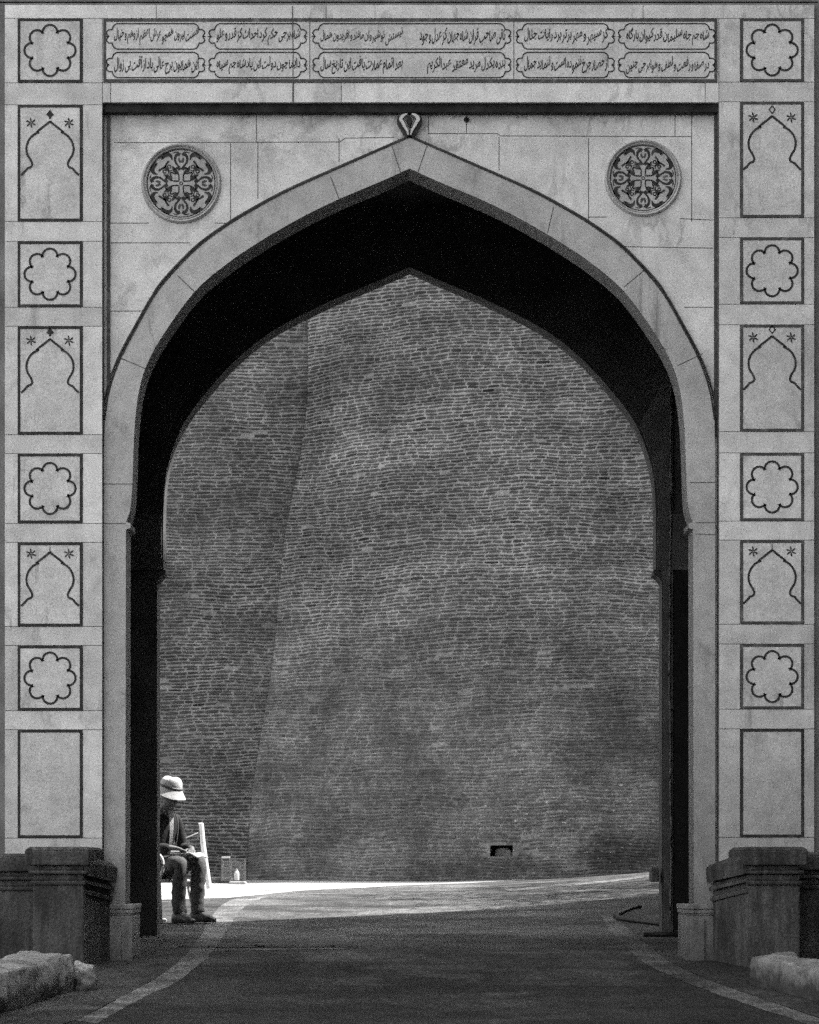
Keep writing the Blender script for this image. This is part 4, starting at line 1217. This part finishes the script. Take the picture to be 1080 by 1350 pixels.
for s_ in 'nf':
    node('hip' + s_, J['hip' + s_], .09, 'pelvis'); node('knee' + s_, J['knee' + s_], .058, 'hip' + s_)
    node('calf' + s_, J['knee' + s_].lerp(J['ank' + s_], .35) - FW * .02, .052, 'knee' + s_); node('ank' + s_, J['ank' + s_], .036, 'calf' + s_); node('ball' + s_, J['ball' + s_], (.04, .028), 'ank' + s_)
    node('sho' + s_, J['sho' + s_], .06, 'chest'); node('elb' + s_, J['elb' + s_], .042, 'sho' + s_); node('wri' + s_, J['wri' + s_], .028, 'elb' + s_)
    # hands laid over one another on the lap: palm, four fingers of unequal length, thumb from the side
    sg = -1 if s_ == 'n' else 1
    pd = (FW * .55 - LF * sg * .75 - UP * .25).normalized(); sdv = pd.cross(UP).normalized() * (1 if s_ == 'n' else -1)
    pc = J['wri' + s_] + pd * .055; node('palm' + s_, pc, (.036, .018), 'wri' + s_)
    for k, (off, ln) in enumerate(((-.027, .072), (-.009, .082), (.009, .077), (.026, .060))):
        a = pc + pd * .035 + sdv * off; b = a + pd * ln * .5 - UP * .008; c = b + pd * ln * .4 - UP * .028
        node(f'k{s_}{k}', a, .0105, 'palm' + s_); node(f'm{s_}{k}', b, .0095, f'k{s_}{k}'); node(f't{s_}{k}', c, .008, f'm{s_}{k}')
    a = pc - sdv * .034 - pd * .015; b = a + (pd * .7 - sdv * .5).normalized() * .035 + UP * .006; c = b + pd * .03 - UP * .008
    node('tb' + s_, a, .013, 'palm' + s_); node('tm' + s_, b, .011, 'tb' + s_); node('tt' + s_, c, .009, 'tm' + s_)
person = skin('person', nodes, edges, M['skin'])
tag(person, 'seated man in a pale bucket hat, dark jacket and trousers, head bowed, hands in lap', 'person')
# face: nose, brow, ears, eyes, mouth belong to the head he bows
def blob(name, p, r, mat, parent, sc=(1, 1, 1)):
    mb = MB(); n = 10
    prof = [(r * math.sin(math.pi * i / n), -r * math.cos(math.pi * i / n)) for i in range(n + 1)]
    mb.lathe(prof, 16)
    Mx = Matrix((FW, LF, UP)).transposed()
    mb.v = [tuple(Vector(p) + Mx @ Vector((v[0] * sc[0], v[1] * sc[1], v[2] * sc[2]))) for v in mb.v]
    return mb.build(name, mat, parent, smooth=180)
blob('nose', L3(.297, 0, 1.135), .02, M['skin'], person, (1.1, .75, 1.5))
blob('mouth', L3(.275, 0, 1.088), .018, M['skin'], person, (.6, 1.3, .45))
for s_ in (-1, 1):
    blob('eye', L3(.279, s_ * .03, 1.168), .011, M['eye'], person)
    blob('ear', L3(.20, s_ * .085, 1.15), .03, M['skin'], person, (.7, .35, 1.1))
blob('hair', L3(.175, 0, 1.19), .09, M['hair'], person, (.98, .96, .9))
# hat
mb = MB()
prof = [(0, .125), (.035, .123), (.064, .112), (.086, .09), (.098, .06), (.104, .035), (.108, .012), (.112, .0), (.13, -.026), (.155, -.06), (.164, -.070), (.160, -.073), (.122, -.024), (.104, -.002), (.10, .03)]
mb.lathe(prof, 36)
tl = Matrix.Rotation(R(19), 4, LF.normalized())
hc = L3(.205, 0, 1.215)
rg = random.Random(4)
nv = []
for v in mb.v:
    q = Vector((v[0], v[1], v[2])); a = math.atan2(q.y, q.x)
    if q.z > .1: q.z -= .026 * math.exp(-((q.x * .8 + .02) ** 2) / .0009)
    q.z += .010 * math.sin(3 * a + .6) * max(0, (math.hypot(q.x, q.y) - .10) * 18) * .4
    q.x *= 1.06
    ql = FW * q.x + LF * q.y + UP * q.z
    nv.append(tuple(hc + tl.to_3x3() @ ql))
mb.v = nv
hat = mb.build('hat', M['white_cloth'], person, smooth=180, sub=1)
mb2 = MB(); mb2.lathe([(.1085, .004), (.1115, .006), (.1085, .024), (.105, .03), (.103, .012)], 36)
mb2.v = [tuple(hc + tl.to_3x3() @ (FW * (v[0] * 1.06) + LF * v[1] + UP * v[2])) for v in mb2.v]
mb2.build('hat_band', M['cable'], hat, smooth=180)
# jacket: shell round torso and arms
jn = []; je = []; ji = {}
def jnode(k, p, r, prev=None):
    ji[k] = len(jn); jn.append((p, r))
    if prev is not None: je.append((ji[prev], ji[k]))
jnode('p', L3(.0, 0, .56), (.19, .155)); jnode('b', L3(.02, 0, .72), (.175, .15), 'p'); jnode('c', L3(.085, 0, .90), (.185, .135), 'b'); jnode('n', L3(.135, 0, 1.01), (.085, .08), 'c')
for s_ in 'nf':
    jnode('s' + s_, J['sho' + s_] - UP * .01, .078, 'c'); jnode('m' + s_, J['sho' + s_].lerp(J['elb' + s_], .55), .062, 's' + s_); jnode('e' + s_, J['elb' + s_], .06, 'm' + s_); jnode('w' + s_, J['elb' + s_].lerp(J['wri' + s_], .86), .045, 'e' + s_)
skin('jacket', jn, je, M['jacket'], person)
# white shirt front and a lapel edge strip paler to stand for sunlight
def ribbon(name, pts, w, mat, nrm, th=.008):
    mb = MB(); n = len(pts)
    for i, p in enumerate(pts):
        t = (Vector(pts[min(n - 1, i + 1)]) - Vector(pts[max(0, i - 1)])).normalized(); sd = t.cross(nrm).normalized()
        ww = w[i] if isinstance(w, list) else w
        for a, b in ((-1, 0), (1, 0), (1, 1), (-1, 1)): mb.v.append(tuple(Vector(p) + sd * (a * ww / 2) + nrm * (b * th)))
    for i in range(n - 1):
        for k in range(4): mb.face((4 * i + k, 4 * i + (k + 1) % 4, 4 * i + 4 + (k + 1) % 4, 4 * i + 4 + k))
    mb.face((0, 1, 2, 3)); mb.face([4 * (n - 1) + k for k in range(4)])
    return mb.build(name, mat, person, smooth=40)
nf = (FW - LF * .35 + UP * .15).normalized()
ribbon('shirt', [L3(.215, -.01, 1.02), L3(.228, -.02, .95), L3(.232, -.02, .88), L3(.226, -.02, .80), L3(.205, -.01, .70)], [.05, .05, .042, .034, .03], M['white_cloth'], nf)
nf2 = (FW + LF * .55 + UP * .1).normalized()
ribbon('lit_lapel', [L3(.185, .065, 1.03), L3(.222, .075, .95), L3(.224, .085, .87), L3(.205, .09, .78), L3(.185, .09, .70)], [.03, .032, .028, .022, .02], M['trousers'], nf2)
# trousers
tn = []; te = []; ti = {}
def tnode(k, p, r, prev=None):
    ti[k] = len(tn); tn.append((p, r))
    if prev is not None: te.append((ti[prev], ti[k]))
tnode('p', L3(.0, 0, .53), (.175, .135))
for s_ in 'nf':
    K, A = J['knee' + s_], J['ank' + s_]
    tnode('h' + s_, J['hip' + s_] + FW * .06 + UP * .0, .105, 'p'); tnode('t' + s_, J['hip' + s_].lerp(K, .6), .092, 'h' + s_); tnode('k' + s_, K - UP * .005, .080, 't' + s_)
    tnode('c' + s_, K.lerp(A, .3) - FW * .015, .078, 'k' + s_); tnode('d' + s_, K.lerp(A, .65) - FW * .015, .073, 'c' + s_); tnode('a' + s_, A + UP * .05, .066, 'd' + s_); tnode('z' + s_, A - UP * .03 + FW * .02, .074, 'a' + s_)
tro = skin('trousers', tn, te, M['trousers'], person)
tx = bpy.data.textures.new('cloth_folds', 'CLOUDS'); tx.noise_scale = .055
for o in (tro,):
    dm = o.modifiers.new('folds', 'DISPLACE'); dm.texture = tx; dm.strength = .03; dm.texture_coords = 'GLOBAL'
# shoes
for s_ in 'nf':
    A, B = J['ank' + s_], J['ball' + s_]
    dv = (B - A); dv.z = 0; dv.normalize(); sd = Vector((-dv.y, dv.x, 0)); g0 = G(A.x, A.y)
    mb = MB(); seg = 14
    secs = [(-.085, .024, .07), (-.07, .037, .10), (-.02, .042, .125), (.03, .042, .118), (.08, .046, .088), (.13, .05, .068), (.17, .046, .058), (.20, .033, .046), (.215, .014, .032)]
    for f, w, h in secs:
        for k in range(seg):
            a = 2 * math.pi * k / seg
            c_ = A + dv * f + sd * (math.copysign(abs(math.cos(a)) ** .7, math.cos(a)) * w)
            mb.v.append((c_.x, c_.y, g0 + .006 + (math.copysign(abs(math.sin(a)) ** .7, math.sin(a)) * .5 + .5) * h))
    for i in range(len(secs) - 1):
        for k in range(seg): mb.face((i * seg + k, i * seg + (k + 1) % seg, (i + 1) * seg + (k + 1) % seg, (i + 1) * seg + k))
    mb.face(range(seg)); mb.face([(len(secs) - 1) * seg + k for k in range(seg)])
    mb.build('shoe', M['leather'], person, smooth=180, sub=1)
# folded white paper under his hands
mb = MB()
pc = L3(.49, .035, .655); n = 6
for i in range(n + 1):
    for j in range(n + 1):
        u, v = i / n - .5, j / n - .5
        q = pc + FW * (u * .15) + LF * (v * .17) + UP * (.018 * math.sin(u * 5) * math.cos(v * 4) - .10 * u * u - .03 * u)
        mb.v.append(tuple(q))
for i in range(n):
    for j in range(n):
        a = i * (n + 1) + j; mb.face((a, a + 1, a + n + 2, a + n + 1))
pp = mb.build('paper', M['paper'], smooth=180)
sm = pp.modifiers.new('thick', 'SOLIDIFY'); sm.thickness = .01
tag(pp, 'folded white paper lying on the knees of the seated man', 'paper')

# white plastic armchair he sits on
chair_b = (base.x, base.y, GP)
chair = empty('plastic_chair', chair_b)
tag(chair, 'white plastic armchair under the seated man, half hidden by the dark jamb', 'chair')
def cpart(mb, name, **kw): return at(mb.build(name, M['white_plastic'], chair, **kw), chair_b)
def quadbox(mb, c, f, l, u, hf, hl, hu):
    vs = [tuple(c + f * (a * hf) + l * (b * hl) + u * (k * hu)) for a in (-1, 1) for b in (-1, 1) for k in (-1, 1)]
    mb.add(vs, [(0, 1, 3, 2), (4, 6, 7, 5), (0, 4, 5, 1), (2, 3, 7, 6), (0, 2, 6, 4), (1, 5, 7, 3)])
mb = MB(); quadbox(mb, L3(.06, 0, .40), FW, LF, UP, .23, .23, .014); cpart(mb, 'seat', bevel=.01)
mb = MB(); bu = (UP - FW * .2).normalized(); quadbox(mb, L3(-.21, 0, .62), (FW + UP * .2).normalized(), LF, bu, .012, .22, .22); cpart(mb, 'backrest', bevel=.01)
for s_ in (-1, 1):
    mb = MB(); mb.tube(spline([tuple(L3(f, s_ * .26, u)) for f, u in ((-.22, .66), (0.03, .665), (.25, .65), (.325, .58), (.31, .46), (.26, .40))], 5), .015, 10); cpart(mb, 'armrest', smooth=180)
    for f0, f1 in ((.24, .30), (-.14, -.22)):
        mb = MB(); mb.tube([tuple(L3(f0, s_ * .22, .39)), tuple(L3(f1, s_ * .26, -.0))], [.024, .018], 10); cpart(mb, 'leg', smooth=180)

# ------------------------------------------------------------------ small things against the brick wall
d = 39.6
mb = MB(); g0 = G(X(276, d), d)
mb.tube([(X(276.5, d), d, g0 - .02), (X(271, d), d + .05, Z(1140, d)), (X(267, d), d + .1, Z(1112, d)), (X(264.5, d), d + .15, Z(1086, d))], [.034, .033, .03, .028], 12)
mb.tube([(X(261, d), d + .15, Z(1086.5, d)), (X(266.5, d), d + .15, Z(1086, d))], .016, 8)
post = mb.build('leaning_post', M['white_wood'], smooth=60)
tag(post, 'slim white post leaning behind the knees of the seated man', 'post')
mb = MB(); mb.tube([(X(262, d), d + .13, Z(1097, d)), (X(250, d), d - .05, Z(1103, d)), (X(239, d), d - .2, Z(1108, d))], .008, 6)
mb.build('cord', M['cable'], post, smooth=180)
mb = MB(); mb.tube([(X(268, d), d - .1, g0 - .02), (X(270, d), d + .02, Z(1142, d))], [.014, .012], 10)
mb.build('brace', M['white_wood'], post, smooth=180)

d = 41.6; g0 = G(X(308, d), d)
mb = MB(); mb.box(X(303, d), X(325, d), d - .25, d + .15, g0 - .03, g0 + .035)
tag(mb.build('concrete_slab', M['pale_pavement'], bevel=.02), 'small pale concrete slab under the wire framed box', 'slab')
mb = MB(); mb.box(X(274, d), X(305, d), d + .2, d + .9, g0 - .03, g0 + .085)
tag(mb.build('dark_ledge', M['sandstone'], bevel=.03), 'low dark stone ledge at the foot of the brick wall, beside the wire framed box', 'ledge')
# a box with thin frame and clear sides
bx0, bx1 = X(293, d), X(323, d); by0, by1 = d - .12, d + .14; bz0, bz1 = g0 + .037, Z(1131.5, d)
wb = empty('framed_box', ((bx0 + bx1) / 2, d, bz0)); wloc = wb.location.copy()
tag(wb, 'clear sided box with thin pale frame standing at the foot of the brick wall', 'box')
t = .007
for y in (by0, by1):
    mb = MB()
    for x in (bx0, bx0 + (bx1 - bx0) * .36, bx1): mb.box(x - t, x + t, y - t, y + t, bz0, bz1)
    for z in (bz0 + t, bz1 - t, bz0 + (bz1 - bz0) * .48): mb.box(bx0 - t * .5, bx1 + t * .5, y - t * .8, y + t * .8, z - t * .8, z + t * .8)
    at(mb.build('frame', M['cable'], wb), wloc)
mb = MB(); mb.box(bx0 + .01, bx1 - .01, by0 + .01, by1 - .01, bz0 + .01, bz1 - .03)
at(mb.build('clear_side', M['clear'], wb), wloc)
mb = MB(); mb.box(bx0, bx0 + (bx1 - bx0) * .36, by0 - .01, by0 + .10, bz1 + .001, bz1 + .02)
at(mb.build('lid', M['white_plastic'], wb, bevel=.004), wloc)
mb = MB(); c = (bx0 + (bx1 - bx0) * .64, d, bz0 + .012)
mb.lathe([(0.001, 0), (.03, 0), (.032, .02), (.032, .09), (.02, .115), (.014, .12), (.014, .14), (.001, .141)], 16, c=c)
tag(mb.build('bottle', M['white_plastic'], smooth=60), 'small white bottle inside the clear sided box', 'bottle')
# stepped white edging behind the man's heels
mb = MB()
for k in range(2):
    dd = 31.25 + .16 * k; mb.box(-2.5, X(219 - k, dd), dd, dd + .09, G(-2.4, dd) - .03, G(-2.4, dd) + .03)
tag(mb.build('edging', M['white_wood'], bevel=.008), 'low white edging slats on the ground behind the heels of the seated man', 'edging')
